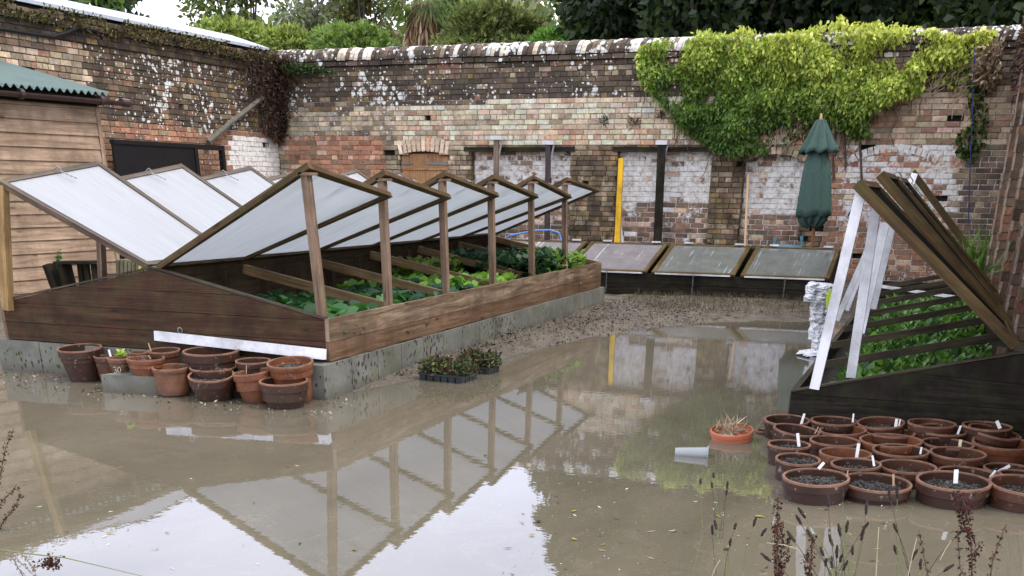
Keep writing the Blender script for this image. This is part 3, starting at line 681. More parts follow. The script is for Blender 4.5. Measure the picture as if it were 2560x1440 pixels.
def lerp(a, b, t): return Vector(a)*(1-t)+Vector(b)*t
def sash(label, H1, H2, T1, T2, matf, matg, group, th=.042, rw_=.055, hook=True, hookside=1, midbar=False):
    H1, H2, T1, T2 = map(Vector, (H1, H2, T1, T2))
    t = thing('glazed_sash', tuple((H1+H2)/2), label, 'sash', group)
    nrm = (T1-H1).cross(H2-H1).normalized()
    if nrm.z < 0: nrm = -nrm
    dn = -nrm*th
    def Q(s_, r_): return lerp(lerp(H1, H2, r_), lerp(T1, T2, r_), s_)   # s_ hinge->outer, r_ near->far
    Lr = (T1-H1).length; Wr = (H2-H1).length; fs, fr = rw_/Lr, rw_/Wr
    m_ = MB()
    for r0, r1 in ((0, fr), (1-fr, 1)):
        m_.hexa([Q(0, r0)+dn, Q(0, r1)+dn, Q(0, r1), Q(0, r0), Q(1, r0)+dn, Q(1, r1)+dn, Q(1, r1), Q(1, r0)], Lr)
    for s0, s1 in ((0, fs), (1-fs, 1)):
        e1 = fr+.0005
        m_.hexa([Q(s0, e1)+dn*.96, Q(s1, e1)+dn*.96, Q(s1, e1)+dn*.04, Q(s0, e1)+dn*.04, Q(s0, 1-e1)+dn*.96, Q(s1, 1-e1)+dn*.96, Q(s1, 1-e1)+dn*.04, Q(s0, 1-e1)+dn*.04], Wr)
    m_.build('frame', matf, t)
    g_ = MB(); n = 6; o = (random.uniform(0, 40), random.uniform(0, 40))
    for i in range(n):
        for j in range(n):
            s0, s1 = fs*.5+(1-fs)*i/n, fs*.5+(1-fs)*(i+1)/n; r0, r1 = fr*.6+(1-fr*1.2)*j/n, fr*.6+(1-fr*1.2)*(j+1)/n
            for dd, fl in ((-.25, 0), (-.42, 1)):
                q = [Q(s0, r0), Q(s1, r0), Q(s1, r1), Q(s0, r1)]; q = [p+nrm*th*dd for p in q]; uvq = [(o[0]+s0*Lr, o[1]+r0*Wr), (o[0]+s1*Lr, o[1]+r0*Wr), (o[0]+s1*Lr, o[1]+r1*Wr), (o[0]+s0*Lr, o[1]+r1*Wr)]
                if fl: q, uvq = q[::-1], uvq[::-1]
                g_.face(q, uvq)
    g_.build('glazing', matg, t, smooth=True)
    if hook:
        hk = MB(); p = Q(.985, .52)+nrm*.012; d = (H1-T1).normalized(); e_ = (H2-H1).normalized()
        hk.tube([p, p+nrm*.035+d*.02, p+nrm*.03+d*.06, p+nrm*.008+d*.07], .005, 5)
        for i in range(4):
            c_ = p+d*(.08+.035*i)*hookside+nrm*.012+e_*.01*i
            hk.tube([c_+e_*.012*math.cos(a)+d*.02*math.sin(a) for a in [k*math.pi/4 for k in range(9)]], .0035, 4)
        hk.build('hook_chain', METAL, t)
    return t
GA = 'open sashes on the right bay of the large cold frame'; GL = 'open sashes on the left bay of the large cold frame'
ordr = ['first', 'second', 'third', 'fourth', 'fifth', 'sixth']
T2z = [1.43, 1.41, 1.42, 1.40, 1.39, 1.46]; T1z = [1.625, 1.595, 1.60, 1.585, 1.59, 1.58]
PG = 'brown wooden props holding up the right sashes'
for i in range(6):
    ya, yb = Y0+L_A*i/6-.03, Y0+L_A*(i+1)/6-.02
    lab = {0: 'nearest white glazed sash propped open on the right bay, over the near corner', 5: 'farthest white glazed sash propped open on the right bay, in front of the brick pier'}.get(i, f'white glazed sash propped open on the right bay, {ordr[i]} from the near gable end')
    sash(lab, (XM+.035, ya, .90), (XM+.035, yb, .90), (X0-.07, ya, T1z[i]), (X0-.02, yb, T2z[i]), WOOD_RAIL, POLY, GA)
    p = thing('prop_post', (X0-.03, ya+.05, .5), {0: 'leaning brown prop post at the near corner of the cold frame', 5: 'farthest brown prop post beside the back glass frame'}.get(i, f'brown prop post under the sashes, {ordr[i]} from the near corner'), 'post', PG)
    q = MB(); lean = (.0, .12, .06, .1, .05, .0)[i]; bx, by = (-.005, .03, .02, .04, .04, .03)[i], (-.06, -.22, -.18, -.19, -.13, -.12)[i]
    by += .0; q.beam((X0-.035, ya+(.0 if i == 0 else -.12)+.05, .34), (X0-.115, ya+.055, T1z[i]-.05), .07, .055, (1, 0, 0)); q.build('shaft', WOOD_POST, p)
    q = MB(); q.beam((X0-.10, ya-.0, T1z[i]-.075), (X0-.10, ya+.12, T1z[i]-.075), .09, .02); q.build('head_block', WOOD_POST, p)
for i in range(6):
    ya, yb = Y0+L_A*i/6-.03, Y0+L_A*(i+1)/6-.03
    lab = {0: 'nearest white sash tilted up over the left bay, in front of the shed', 1: 'white sash on the left bay below the black screen', 2: 'white sash on the left bay in front of the whitewashed brick patch'}.get(i, f'white sash on the left bay, {ordr[i]} from the near gable end, mostly hidden')
    sash(lab, (XM-.035, ya, .90), (XM-.035, yb, .90), (XI+.17, ya, 1.49), (XI+.19, yb, 1.65), WOOD_RAIL_DARK, POLY, GL)
    if i < 3:
        p = thing('prop_post', (XI+.1, yb-.06, .5), ['brown prop post seen through the gap before the striped shed wall', 'hidden prop post of the left bay behind the first sash', 'hidden prop post of the left bay behind the second sash'][i], 'post', 'props holding up the left sashes')
        q = MB(); q.beam((XI+.08, yb-.08, .34), (XI+.21, yb-.05, 1.60), .07, .05, (1, 0, 0)); q.build('shaft', WOOD_POST, p)
p = thing('prop_post', (XI+.07, Y0+.0, .5), 'tan wooden prop post at the far left end of the gable', 'post', 'props holding up the left sashes')
q = MB(); q.beam((XI+.075, Y0-.065, .50), (XI+.19, Y0-.01, 1.45), .07, .075, (1, 0, 0)); q.build('shaft', WOOD_POST_L, p)

# white painted board leaning against the gable
a_, b_2 = ay(390, 839, Y0-.075), ay(812, 886, Y0-.075)
q = MB(); q.beam(a_, b_2, .075, .05, (0, -1, .1)); t = thing('white_board', tuple((a_+b_2)/2), 'white painted wooden prop lying across the gable above the pots', 'board'); q.build('board', WHITE, t)
q = MB(); c_ = ay(450, 826, Y0-.075); q.tube([c_+Vector((.022*math.cos(a), 0, .022*math.sin(a))) for a in [k*math.pi/5 for k in range(11)]], .0035, 4); q.build('ring_bolt', METAL, t)

# ------------------------------------------------------------------ crops in the frame
def rosette(P, n, ln, wd, cols, updir=.6, cup=.3, wts=None):
    """broad leaves as 6-gons around points P"""
    V, C_ = [], []
    for p in P:
        k = n if isinstance(n, int) else random.randint(*n); a0 = random.uniform(0, 6)
        for i in range(k):
            a = a0+i*2.4+random.uniform(-.3, .3); el = random.uniform(.15, 1.)*updir; d = Vector((math.cos(a)*math.cos(el), math.sin(a)*math.cos(el), math.sin(el)))
            s = Vector((-math.sin(a), math.cos(a), 0)); u = s.cross(d); u = -u if u.z < 0 else u
            l = ln*random.uniform(.6, 1.2); w = l*wd; b = Vector(p)+Vector((0, 0, random.uniform(0, .02)))
            pts = [b, b+d*l*.35-s*w*.42+u*l*cup*.3, b+d*l*.75-s*w*.45+u*l*cup*.15, b+d*l-u*l*cup*.25, b+d*l*.75+s*w*.45+u*l*cup*.15, b+d*l*.35+s*w*.42+u*l*cup*.3]
            V.append([list(x) for x in pts]); C_.append(0)
    V = np.array(V); return V, mixc(cols, len(V), wts, .22)
def patch(name, label, u0, u1, v0, v1, z0, z1, cnt, n, **k):
    cnt = int(cnt*1.9); z1 += .07
    P = [(random.uniform(u0, u1), random.uniform(v0, v1), random.uniform(z0, z1)) for _ in range(cnt)]
    V, C_ = rosette(P, n, **k); o = quads(name, V, C_, LEAF); return tag(o, label, 'plants', kind='stuff')
U0, U1 = XM+.12, X0-.06
patch('leafy_crop', 'dark round leaved greens filling the near bay of the cold frame', U0, U1, 7.46, 9.3, .30, .43, 420, n=(3, 6), ln=.13, wd=.95, cols=[(.055, .15, .055), (.08, .22, .08), (.04, .10, .045), (.14, .29, .12)], updir=1.1)
patch('leafy_crop', 'blue green cabbagey leaves in the second bay of the cold frame', U0+.3, U1, 9.0, 10.6, .30, .44, 330, n=(3, 6), ln=.12, wd=.9, cols=[(.045, .115, .07), (.07, .17, .10), (.03, .08, .045)], updir=1.1)
patch('lettuce_crop', 'bright green lettuce in the middle bays of the cold frame', U0+.1, U1-.3, 9.9, 11.9, .30, .45, 300, n=(4, 8), ln=.13, wd=.8, cols=[(.20, .40, .06), (.27, .48, .09), (.13, .28, .05)], updir=1.2)
patch('lettuce_crop', 'pale yellow green lettuce near the side board', U1-.5, U1, 10.7, 11.6, .30, .45, 130, n=(4, 8), ln=.12, wd=.8, cols=[(.19, .36, .06), (.25, .40, .08)], updir=1.2)
patch('herb_crop', 'yellowish herbs growing against the ridge boards', U0, U0+.5, 11.2, 12.3, .36, .62, 120, n=(4, 7), ln=.09, wd=.7, cols=[(.22, .30, .06), (.14, .2, .05)], updir=1.2)
patch('leafy_crop', 'dark tall leaves in the fifth bay of the cold frame', U0, U1, 12.1, 13.5, .3, .62, 330, n=(4, 8), ln=.12, wd=.6, cols=[(.02, .055, .03), (.035, .085, .04)], updir=1.3)
patch('lettuce_crop', 'pale lettuce at the far end of the cold frame', U1-.7, U1, 12.9, 14.3, .32, .58, 190, n=(4, 8), ln=.14, wd=.5, cols=[(.20, .34, .07), (.13, .26, .05), (.3, .42, .12)], updir=1.3)

# ------------------------------------------------------------------ back glass frame
bf = thing('cold_frame', (-3.5, 16.2, 0), 'low dark cold frame with four closed glass lights below the back wall', 'cold frame')
q = MB(); q.box(-7.6, -1.42, 16.20, 16.235, 0.0, .19); q.box(-7.6, -1.42, 16.202, 16.237, .195, .335); q.build('front_board', WOOD_OLD, bf)
q = MB(); q.box(-7.6, -1.42, 17.40, 17.435, 0.0, .655); q.build('back_board', WOOD_OLD, bf)
for x in (-7.6, -1.455):
    q = MB(); q.hexa([(x, 16.24, 0), (x+.034, 16.24, 0), (x+.034, 16.24, .335), (x, 16.24, .335), (x, 17.395, 0), (x+.034, 17.395, 0), (x+.034, 17.395, .65), (x, 17.395, .65)]); q.build('end_board', WOOD_OLD, bf)
xs = [(-1.42, -2.64, GLASS_C, 'clear dark glass light at the right end of the back frame'), (-2.72, -3.93, GLASS_B, 'glass light with thin white runs, second from the right in the back frame'), (-4.0, -5.22, GLASS_A, 'heavily white streaked glass light of the back frame'), (-5.29, -6.5, GLASS_A, 'glass light of the back frame half hidden by the large cold frame')]
for i, (xb, xa, gm_, lb) in enumerate(xs):
    t = sash(lb, (xa, 17.42, .69), (xb, 17.42, .69), (xa, 16.17, .365), (xb, 16.17, .365), WOOD_MOSS, gm_, 'glass lights on the back frame', hook=False, th=.03, rw_=.06)
    for fx in (.16, .80):
        w = MB(); x = xa+(xb-xa)*fx; w.box(x, x+.13, 17.385, 17.45, .697, .717); w.build('hinge_leaf', WHITE, t)
    q = MB(); c_ = Vector(((xa+xb)/2+.02, 16.15, .34))
    for k in range(9): 
        cc_ = c_+Vector((0, 0, -.033*k)); ang = k*1.57
        q.tube([cc_+Vector((.009*math.cos(a)*math.cos(ang), .009*math.cos(a)*math.sin(ang), .02*math.sin(a))) for a in [j*math.pi/3 for j in range(7)]], .0035, 4)
    q.build('chain', METAL, t)
    q = MB(); q.beam((xa+.06, 16.158, .345), (xb-.06, 16.158, .345), .012, .02); q.build('drip_edge', WHITE, t)
# posts, pipes, plank and tools along the back wall
def capped(label, px, top, w, mat, v=20.0, dark=False):
    p0 = ay(px[0], top, v); p1 = ay(px[1], 606, v); t = thing('wall_post', (p1.x, v, 0), label, 'post', 'white capped posts standing at the back wall')
    q = MB(); q.beam((p1.x, v, -.05), (p0.x, v, p0.z-.03), w, .06, (0, 1, 0)); q.build('shaft', mat, t)
    q = MB(); q.box(p0.x-.10, p0.x+.10, v-.05, v+.12, p0.z-.035, p0.z+.03); q.build('cap', m_plain('chalky_white', (.62, .62, .62), .7, .15), t)
    q = MB(); q.beam((p0.x+.09, v+.04, p0.z-.04), (p0.x+.04, v+.02, p0.z-.30), .02, .03); q.build('bracket', METAL, t)
    return t, p0, p1
GREYW = m_wood('grey_post', (.09, .06, .045), (.20, .145, .11), (.30, .23, .18))
capped('brown post with white cap left of the middle brick pier', (1241, 1240), 344, .09, GREYW)
t, p0, p1 = capped('slim dark iron post with white cap behind the end sashes', (1371, 1368), 356, .085, m_plain('iron_pipe', (.045, .03, .028), .5, .3))
q = MB(); q.tube([(p1.x, 19.98, 1.52), (p1.x, 19.98, 1.60)], .065, 8); q.build('collar', m_plain('iron_collar', (.045, .03, .028), .5), t)
t, p0, p1 = capped('thick dark down pipe post with white cap between the whitewashed panels', (1655, 1645), 356, .13, WOOD_OLD)
q = MB(); q.box(p0.x-.18, p0.x+.16, 20.06, 20.1, 1.86, 1.91); q.build('clip', GREYW, t)
p0, p1 = ay(1553, 396, 20.05), ay(1543, 607, 19.85); p1 = p1+(p1-p0)*.35
q = MB(); q.beam(p1, p0, .11, .035, (0, 1, 0), w1=.085); tag(q.build('yellow_plank', m_wood('yellow_paint', (.55, .30, .015), (.80, .46, .02), (.86, .54, .05), .5)), 'bright yellow plank standing against the brick pier', 'plank')
q = MB(); q.beam(ay(1560, 640, 19.9), ay(1550, 545, 20.0), .04, .03, (0, 1, 0)); tag(q.build('white_stick', WHITE), 'thin white stick leaning beside the yellow plank', 'stick')
q = MB(); q.tube([ay(1861, 650, 19.7), ay(1863, 600, 19.75), ay(1871, 436, 20.05)], .022, 8); tag(q.build('broom_handle', m_plain('pale_ash', (.62, .42, .22), .5, .1)), 'long pale wooden tool handle leaning by the third panel', 'tool handle')
q = MB(); p = [ay(x, y, 19.6) for x, y in ((1938, 593), (1938, 616), (2004, 618), (2004, 590))]; q.tube([p[0], p[1], p[2], p[3]], .035, 6)
q.tube([p[1]+Vector((0, -.25, -.5)), p[1]], .025, 6); q.tube([p[2]+Vector((0, -.25, -.5)), p[2]], .025, 6); q.tube([(p[1].x, 19.35, .03), (p[2].x, 19.35, .03)], .025, 6)
tag(q.build('trolley_frame', m_plain('blue_steel', (.09, .22, .30), .5)), 'blue metal trolley frame standing left of the parasol', 'trolley')
q = MB(); q.tube([ay(x, y, 19.3) for x, y in ((1262, 596), (1275, 588), (1310, 582), (1345, 576), (1375, 575), (1398, 582), (1404, 605))], .016, 6); tag(q.build('hose', m_plain('blue_hose', (.12, .25, .55), .4)), 'blue hose looped behind the far end of the cold frame', 'hose')

# parasol
um = thing('parasol', (-1.98, 18.6, 0), 'closed dark green parasol tied on a wooden pole by the back wall', 'parasol')
q = MB(); bt, tp = ay(2031, 615, 18.6), ay(2052, 300, 18.6); dr_ = (tp-bt).normalized(); q.tube([bt-dr_*.66, tp+dr_*.02], .024, 10); q.build('pole', m_plain('varnished_pole', (.33, .15, .06), .4, .15), um, smooth=True)
q = MB(); q.tube([tp+dr_*.0, tp+dr_*.05, tp+dr_*.09], .026, 8, r1=.012); q.build('finial', m_plain('finial_wood', (.45, .30, .16), .5), um)
CLOTH = None
mt, t_, N_, L_ = newmat('green_canvas'); cc_ = ramp(t_, noise_(t_, wpos(t_), 30, 4), [(.3, (.045, .085, .072)), (.7, (.062, .108, .094))]); bsdf(t_, cc_, .8, noise_(t_, wpos(t_), 200, 2), .15, .002, .15); CLOTH = mt
def cloth(prof, folds, amp, name, sk=0):
    q = MB(); n = 96; R_ = []
    e1 = dr_.orthogonal().normalized(); e1 = Vector((1, 0, 0))-dr_*dr_.x; e1.normalize(); e2 = dr_.cross(e1)
    for (r, s, ph) in prof:
        ring = []
        for j in range(n):
            a = 2*math.pi*j/n; w = (1.12 if folds > 6 else 1.0)+amp*abs(math.sin(folds*a/2+ph))**.7-amp*.5+.04*math.sin(3*a+ph*2)
            ring.append(tp-dr_*(s+sk*.02*math.sin(folds*a+ph))+e1*r*w*math.cos(a)+e2*r*w*.8*math.sin(a)+e1*(-.02*s))
        R_.append(ring)
    for i in range(len(R_)-1):
        for j in range(n): q.face([R_[i][j], R_[i][(j+1) % n], R_[i+1][(j+1) % n], R_[i+1][j]])
    q.build(name, CLOTH, um, smooth=True)
cloth([(.02, .0, 0), (.07, .03, 0), (.13, .18, .1), (.18, .30, .15), (.225, .38, .2), (.235, .43, .2), (.20, .44, .2)], 8, .42, 'top_flap', 1)
cloth([(.13, .38, 0), (.135, .45, .1), (.185, .55, .1), (.21, .75, .15), (.235, 1.0, .2), (.255, 1.22, .25), (.26, 1.32, .3), (.2, 1.335, .3)], 6, .16, 'canopy', .6)
cloth([(.18, 1.28, 0), (.17, 1.36, .2), (.12, 1.43, .4), (.05, 1.47, .4)], 10, .5, 'canopy_fold', 2)
# blue rope on the right end
q = MB(); q.tube([ay(x, y, 19.9) for x, y in ((2437, 120), (2434, 190), (2429, 330), (2424, 450), (2421, 560))], .009, 5); tag(q.build('rope', m_plain('blue_rope', (.03, .04, .16), .8)), 'thin blue rope hanging down the wall at the right corner', 'rope')

# ------------------------------------------------------------------ right cold frame
XA, XB_, YC0, YC1 = -.80, .54, 7.45, 16.1
def zc(x): return .262+(x-XA)/(XB_-XA)*.335
rc = thing('cold_frame', (0, YC0, 0), 'old blackened cold frame against the right wall with its lights thrown open', 'cold frame')
q = MB(); q.box(XA, XB_+.12, YC0-.04, YC0, -.08, .12); q.box(XA, XB_+.12, YC0-.038, YC0, .124, .255); q.build('front_board', WOOD_OLD, rc)
q = MB(); q.hexa([(XA, YC0-.039, .258), (XA, YC0, .258), (XA, YC0, .262), (XA, YC0-.039, .262), (-.10, YC0-.039, .258), (-.10, YC0, .258), (-.10, YC0, zc(-.10)), (-.10, YC0-.039, zc(-.10))])
q.hexa([(-.098, YC0-.039, .258), (-.098, YC0, .258), (-.098, YC0, zc(-.1)), (-.098, YC0-.039, zc(-.1)), (XB_+.12, YC0-.039, .258), (XB_+.12, YC0, .258), (XB_+.12, YC0, .405), (XB_+.12, YC0-.039, .405)])
q.build('front_board', WOOD_OLD, rc)
q = MB(); q.hexa([(-.095, YC0-.036, zc(-.1)+.002), (-.095, YC0, zc(-.1)+.002), (-.095, YC0, zc(-.1)+.004), (-.095, YC0-.036, zc(-.1)+.004), (XB_+.12, YC0-.036, .408), (XB_+.12, YC0, .408), (XB_+.12, YC0, .61), (XB_+.12, YC0-.036, .61)]); q.build('front_board', WOOD_OLD, rc)
q = MB(); q.beam((XA, YC0-.02, .274), (XB_+.1, YC0-.02, .624), .05, .012, (0, 0, 1)); q.build('capping', WOOD_SLAT, rc)
q = MB(); q.box(XA-.01, XA+.03, YC0, YC1, -.05, .27, grain='y'); q.build('low_side_board', WOOD_SLAT, rc)
q = MB(); q.box(XB_-.05, XB_-.02, YC0, YC1, -.05, .57, grain='y'); q.build('high_side_board', WOOD_OLD, rc)
q = MB(); q.box(XA, XB_, YC1, YC1+.04, -.05, .36); q.build('end_board', WOOD_OLD, rc)
q = MB(); q.box(XA+.012, XB_-.032, YC0+.001, YC1, .0, .14); q.build('soil', SOIL, rc)
for i in range(7):
    y = 8.35+1.2*i; q = MB(); q.beam((XA+.05, y, .31), (XB_-.04, y, .59), .045, .052, (0, 0, 1)); q.build('glazing_bar', WOOD_SLAT, rc)
q = MB(); q.beam((XB_-.09, 7.85, .1), (XB_-.09, 7.85, .57), .05, .05); q.build('corner_post', WOOD_POST, rc)
GR = 'open lights leaning over the right cold frame'
tips = [(-.53, 1.545), (-.475, 1.605), (-.43, 1.585), (-.475, 1.565)]
rl = ['nearest mossy light leaning over the right frame, with its pale top rail lowest', 'second mossy brown light of the leaning fan on the right frame', 'third brown light of the leaning fan on the right frame', 'rearmost brown light of the leaning fan, showing only thin edges']
for i, (tx, tz) in enumerate(tips):
    ya = 7.25+1.2*i
    sash(rl[i], (XB_-.03, ya, .675), (XB_-.03, ya+1.13, .655), (tx, ya, tz), (tx+.025, ya+1.13, tz-.01), WOOD_MOSS, GAP_SHADOW, GR, hook=(i in (1, 2)), th=.062, rw_=.052)
q = MB(); t = thing('loose_rail', (.2, 14.4, .6), 'single mossy rail standing apart behind the leaning fan of lights', 'rail', None)
q.beam((XB_-.02, 14.4, .60), tuple(ay(2281, 430, 14.4)), .075, .055, (0, 1, 0)); q.build('rail', WOOD_MOSS, t)
def wpost(label, b0, t0, w=.062, d=.04, vb=7.3, vt=7.3):
    b, t_1 = ay(b0[0], b0[1], vb), ay(t0[0], t0[1], vt); t = thing('white_prop', tuple(b), label, 'prop', 'white painted props under the right lights')
    q = MB(); q.beam(b, t_1, w, d, (0, -1, 0)); q.build('shaft', WHITE, t)
wpost('nearest and longest white prop standing at the near left corner of the right frame', (2036, 972), (2153, 478), .062, .045, 7.28, 7.32)
wpost('broad white prop standing in the seedlings, second from the left', (2127, 945), (2190, 520), .062, .045, 7.6, 7.8)
wpost('white prop just behind the broad prop', (2150, 835), (2212, 560), .06, .045, 8.3, 8.6)
wpost('thin white prop, rightmost of the leaning group', (2182, 772), (2232, 560), .058, .04, 9.9, 9.9)
wpost('thin slanting white prop leaning to the right behind the nearest prop', (2092, 800), (2166, 632), .045, .035, 9.5, 9.4)
wpost('short slanting white prop low behind the broad prop', (2118, 775), (2170, 640), .035, .03, 10.3, 10.2)
wpost('distant white prop holding the lone rail', (2240, 560), (2286, 436), .075, .04, 13.9, 14.3)
q = MB(); q.beam(az(2190, 714, .36), az(2395, 744, .36), .05, .03); tag(q.build('white_batten', WHITE), 'white batten lying across the far end of the right frame', 'batten')
q = MB(); p = [ay(x, y, 8.9) for x, y in ((2160, 475), (2145, 492), (2130, 520), (2122, 530), (2118, 540), (2126, 546), (2140, 545), (2145, 536))]; q.tube(p, .022, 6, r1=.012); tag(q.build('metal_stay', METAL), 'grey metal stay with a white hook hanging left of the first white prop', 'stay')
# seedlings: pointed rosettes
P = []
for _ in range(900):
    u, v = random.uniform(-.52, .42), random.uniform(7.56, 14.4); P.append((u, v, .2))
V, C_ = rosette(P, (7, 12), .15, .36, [(.08, .18, .04), (.12, .25, .055), (.18, .33, .085), (.045, .11, .03)], 1.25, .25)
tag(quads('seedlings', V, C_, LEAF), 'bright green pointed seedlings filling the right cold frame', 'seedlings', kind='stuff')

# white sack by the right frame
sk = thing('sack', (-1.12, 12.2, 0), 'crumpled white plastic sack with a lime green patch beside the right frame', 'sack')
mt, t_, N_, L_ = newmat('white_plastic_sack'); p_ = wpos(t_)
c_ = ramp(t_, noise_(t_, p_, 10, 5, .7), [(.35, (.42, .43, .45)), (.55, (.68, .69, .71)), (.7, (.76, .76, .77))])
wv = noise_(t_, mapping(t_, p_, (7, 7, 22)), 2.5, 3, .6); c_ = mix(t_, ramp(t_, wv, [(.60, 0.), (.62, .8)]), c_, (.06, .07, .09)); bsdf(t_, c_, .35, noise_(t_, p_, 14, 3, .6), .6, .03, .5); SACK = mt
q = MB()
def pillow(cx, cy, wpx, hpx, v, th, tilt, seed, nx=16, ny=20):
    c = ay(cx, cy, v); w, h = wpx/224, hpx/224; e1 = Vector((math.cos(YAW)*math.cos(tilt), math.sin(YAW)*math.cos(tilt), math.sin(tilt))); e3 = Vector((math.sin(YAW), -math.cos(YAW), 0)); e2 = e1.cross(e3)*-1
    if e2.z < 0: e2 = -e2
    def P(i, j, sg):
        a, b = 2*i/nx-1, 2*j/ny-1; f_ = math.sqrt(max(0, (1-abs(a)**5)*(1-abs(b)**6)))
        cr_f = abs(noise.noise(Vector((a*1.9+seed, b*3.2, sg*3))))*.09+abs(noise.noise(Vector((a*5+seed, b*7, sg*5))))*.045
        wx = 1+.16*noise.noise(Vector((b*2.6, seed, 1)))+.07*noise.noise(Vector((b*9, seed, 4)))
        return c+e1*(a*w/2*wx)+e2*(b*h/2*(1+.06*noise.noise(Vector((a*3, seed, 8)))))+e3*sg*(th*f_-cr_f*f_)
    for sg in (1, -1):
        for i in range(nx):
            for j in range(ny):
                f_ = [P(i, j, sg), P(i+1, j, sg), P(i+1, j+1, sg), P(i, j+1, sg)]; q.face(f_ if sg == 1 else f_[::-1])
pillow(2054, 862, 46, 58, 11.35, .10, .05, 3.1); pillow(2053, 815, 50, 62, 11.4, .12, -.04, 7.7); pillow(2057, 770, 54, 56, 11.38, .12, .03, 12.4); pillow(2052, 733, 66, 44, 11.33, .13, -.12, 21.3)
sko = q.build('body', SACK, sk, smooth=False)
q = MB()
for i in range(6):
    c0 = ay(2075+random.uniform(-3, 3), 735+i*6, 11.16); q.face([c0+Vector((-.03, 0, -.02)), c0+Vector((.035, -.01, -.03)), c0+Vector((.04, -.005, .03)), c0+Vector((-.025, -.01, .035))])
q.build('green_patch', m_plain('lime_print', (.45, .62, .03), .4, .1), sk)
q = MB(); c0 = [ay(x, y, 11.3) for x, y in ((1996, 878), (2010, 884), (2030, 892), (2055, 880), (2062, 868), (2030, 872))]
for i in range(7):
    a = az(2006+i*8, 886+random.uniform(-6, 6), .01); q.face([a+Vector((-.06, -.04, .0)), a+Vector((.06, -.05, .02)), a+Vector((.08, .05, .05)), a+Vector((-.04, .05, .03))])
q.build('loose_flap', SACK, sk)

# ------------------------------------------------------------------ pots
def depth(p): return (Vector(p)-Vector((0, 0, HC))).dot(fwd)
POTS = []
def pot(label, cx, cy, w, zr, kind, mat, tilt=(0, 0), fill=.75, zb=None, v=None, soilmat=None, group='terracotta pans standing in the flood water', rimmat=True, cat='pot'):
    c = az(cx, cy, zr) if v is None else ay(cx, cy, v); zr = c.z; r = w/2*depth(c)/F; zb = -.04 if zb is None else zb; H = zr-zb
    t = thing('plant_pot', (c.x, c.y, zr), label, cat, group)
    rot = Matrix.Rotation(R(tilt[0]), 4, 'X') @ Matrix.Rotation(R(tilt[1]), 4, 'Y')
    th = max(.010, r*.07)
    if kind == 'pan': out_ = [(r*.90, -H), (r*.93, -H*.55), (r*.955, -r*.30), (r, -r*.28), (r, 0)]
    elif kind == 'roll': out_ = [(r*.72, -H), (r*.86, -r*.42), (r*.88, -r*.26), (r*.97, -r*.24), (r*1.0, -r*.14), (r*1.0, -r*.04), (r*.97, 0)]
    else:
        cl = {'pot': .32, 'long': .30, 'half': .28}[kind]; out_ = [(r*.66, -H), (r*.92, -r*cl*1.35), (r*.925, -r*cl*1.2), (r*.99, -r*cl*1.1), (r, 0)]
    prof = [(0, -H)]+out_+[(r-th, 0), (r-th*1.05, -r*.35)]
    fz = -r*(1-fill)*1.1-.004; prof[-1] = (r-th*1.05, -r*.05+fz-.03)
    q = MB(); n = 44
    q.lathe(prof, (0, 0, 0), n); o = q.build('body', mat, None, smooth=False); me_ = o.data
    for v in me_.vertices: v.co = rot @ v.co
    import bmesh
    bm = bmesh.new(); bm.from_mesh(me_); bmesh.ops.remove_doubles(bm, verts=bm.verts, dist=1e-4)
    for f_ in bm.faces: f_.smooth = True
    for e in bm.edges:
        if len(e.link_faces) == 2 and e.calc_face_angle(0) > R(35): e.smooth = False
    bm.to_mesh(me_); bm.free(); o.parent = t
    if rimmat:
        q = MB(); q.lathe([(r+.0012, -.010), (r+.0012, .0015), (r-th-.0005, .0015), (r-th-.0005, -.006)], (0, 0, 0), n, wob=.012*0)
        # rim follows same wobble-free circle: thin worn edge
        o2 = q.build('worn_rim', T_RIM if mat is not T_PLA else T_PLA, None)
        for v in o2.data.vertices: v.co = rot @ v.co
        o2.parent = t
    if fill > 0:
        V = []; F_ = []; rings = 10; seg = 36
        V.append((0, 0, fz+.012))
        for i in range(1, rings+1):
            for j in range(seg):
                a = 2*math.pi*j/seg; rr_ = (r-th)*i/rings; V.append((rr_*math.cos(a), rr_*math.sin(a), fz+.010*noise.noise(Vector((rr_*math.cos(a)*30+cx, rr_*math.sin(a)*30, 0)))+.006*random.uniform(-1, 1)))
        for j in range(seg): F_.append((0, 1+j, 1+(j+1) % seg))
        for i in range(rings-1):
            for j in range(seg): F_.append((1+i*seg+j, 1+(i+1)*seg+j, 1+(i+1)*seg+(j+1) % seg, 1+i*seg+(j+1) % seg))
        me2 = bpy.data.meshes.new('soil'); me2.from_pydata([rot @ Vector(v) for v in V], [], F_); me2.materials.append(soilmat or GRIT)
        o3 = bpy.data.objects.new('compost', me2); COL.objects.link(o3); o3.parent = t
    POTS.append((t, c, r, cx, cy, w)); return t, c, r
def label_tag(label, x0, y0, x1, y1, v, wpx=10, col=None):
    best = min(POTS, key=lambda P_: ((x0-P_[3])/(P_[5]*.5))**2+((y0-P_[4]-4)/(P_[5]*.13))**2); v = best[1].y-best[2]*(.35 if y0 > best[4] else 0.)
    a, b = ay(x0, y0, v), ay(x1, y1, v); w = wpx/F*v*.85
    a = a+(a-b)*.15
    q = MB(); q.beam(a, b, w, .0015, (0, -1, 0), w1=w*.95); o = q.build('plant_label', col or LABELM); return tag(o, label, 'plant label', 'plastic labels stuck in the pots')
LABELM = m_plain('white_label_plastic', (.80, .80, .80), .4, .06, 20); LABELY = m_plain('yellowed_label_plastic', (.68, .66, .42), .4, .06, 20); CANE = m_plain('thin_cane', (.40, .28, .18), .7)
GLP = 'flower pots heaped at the gable end'
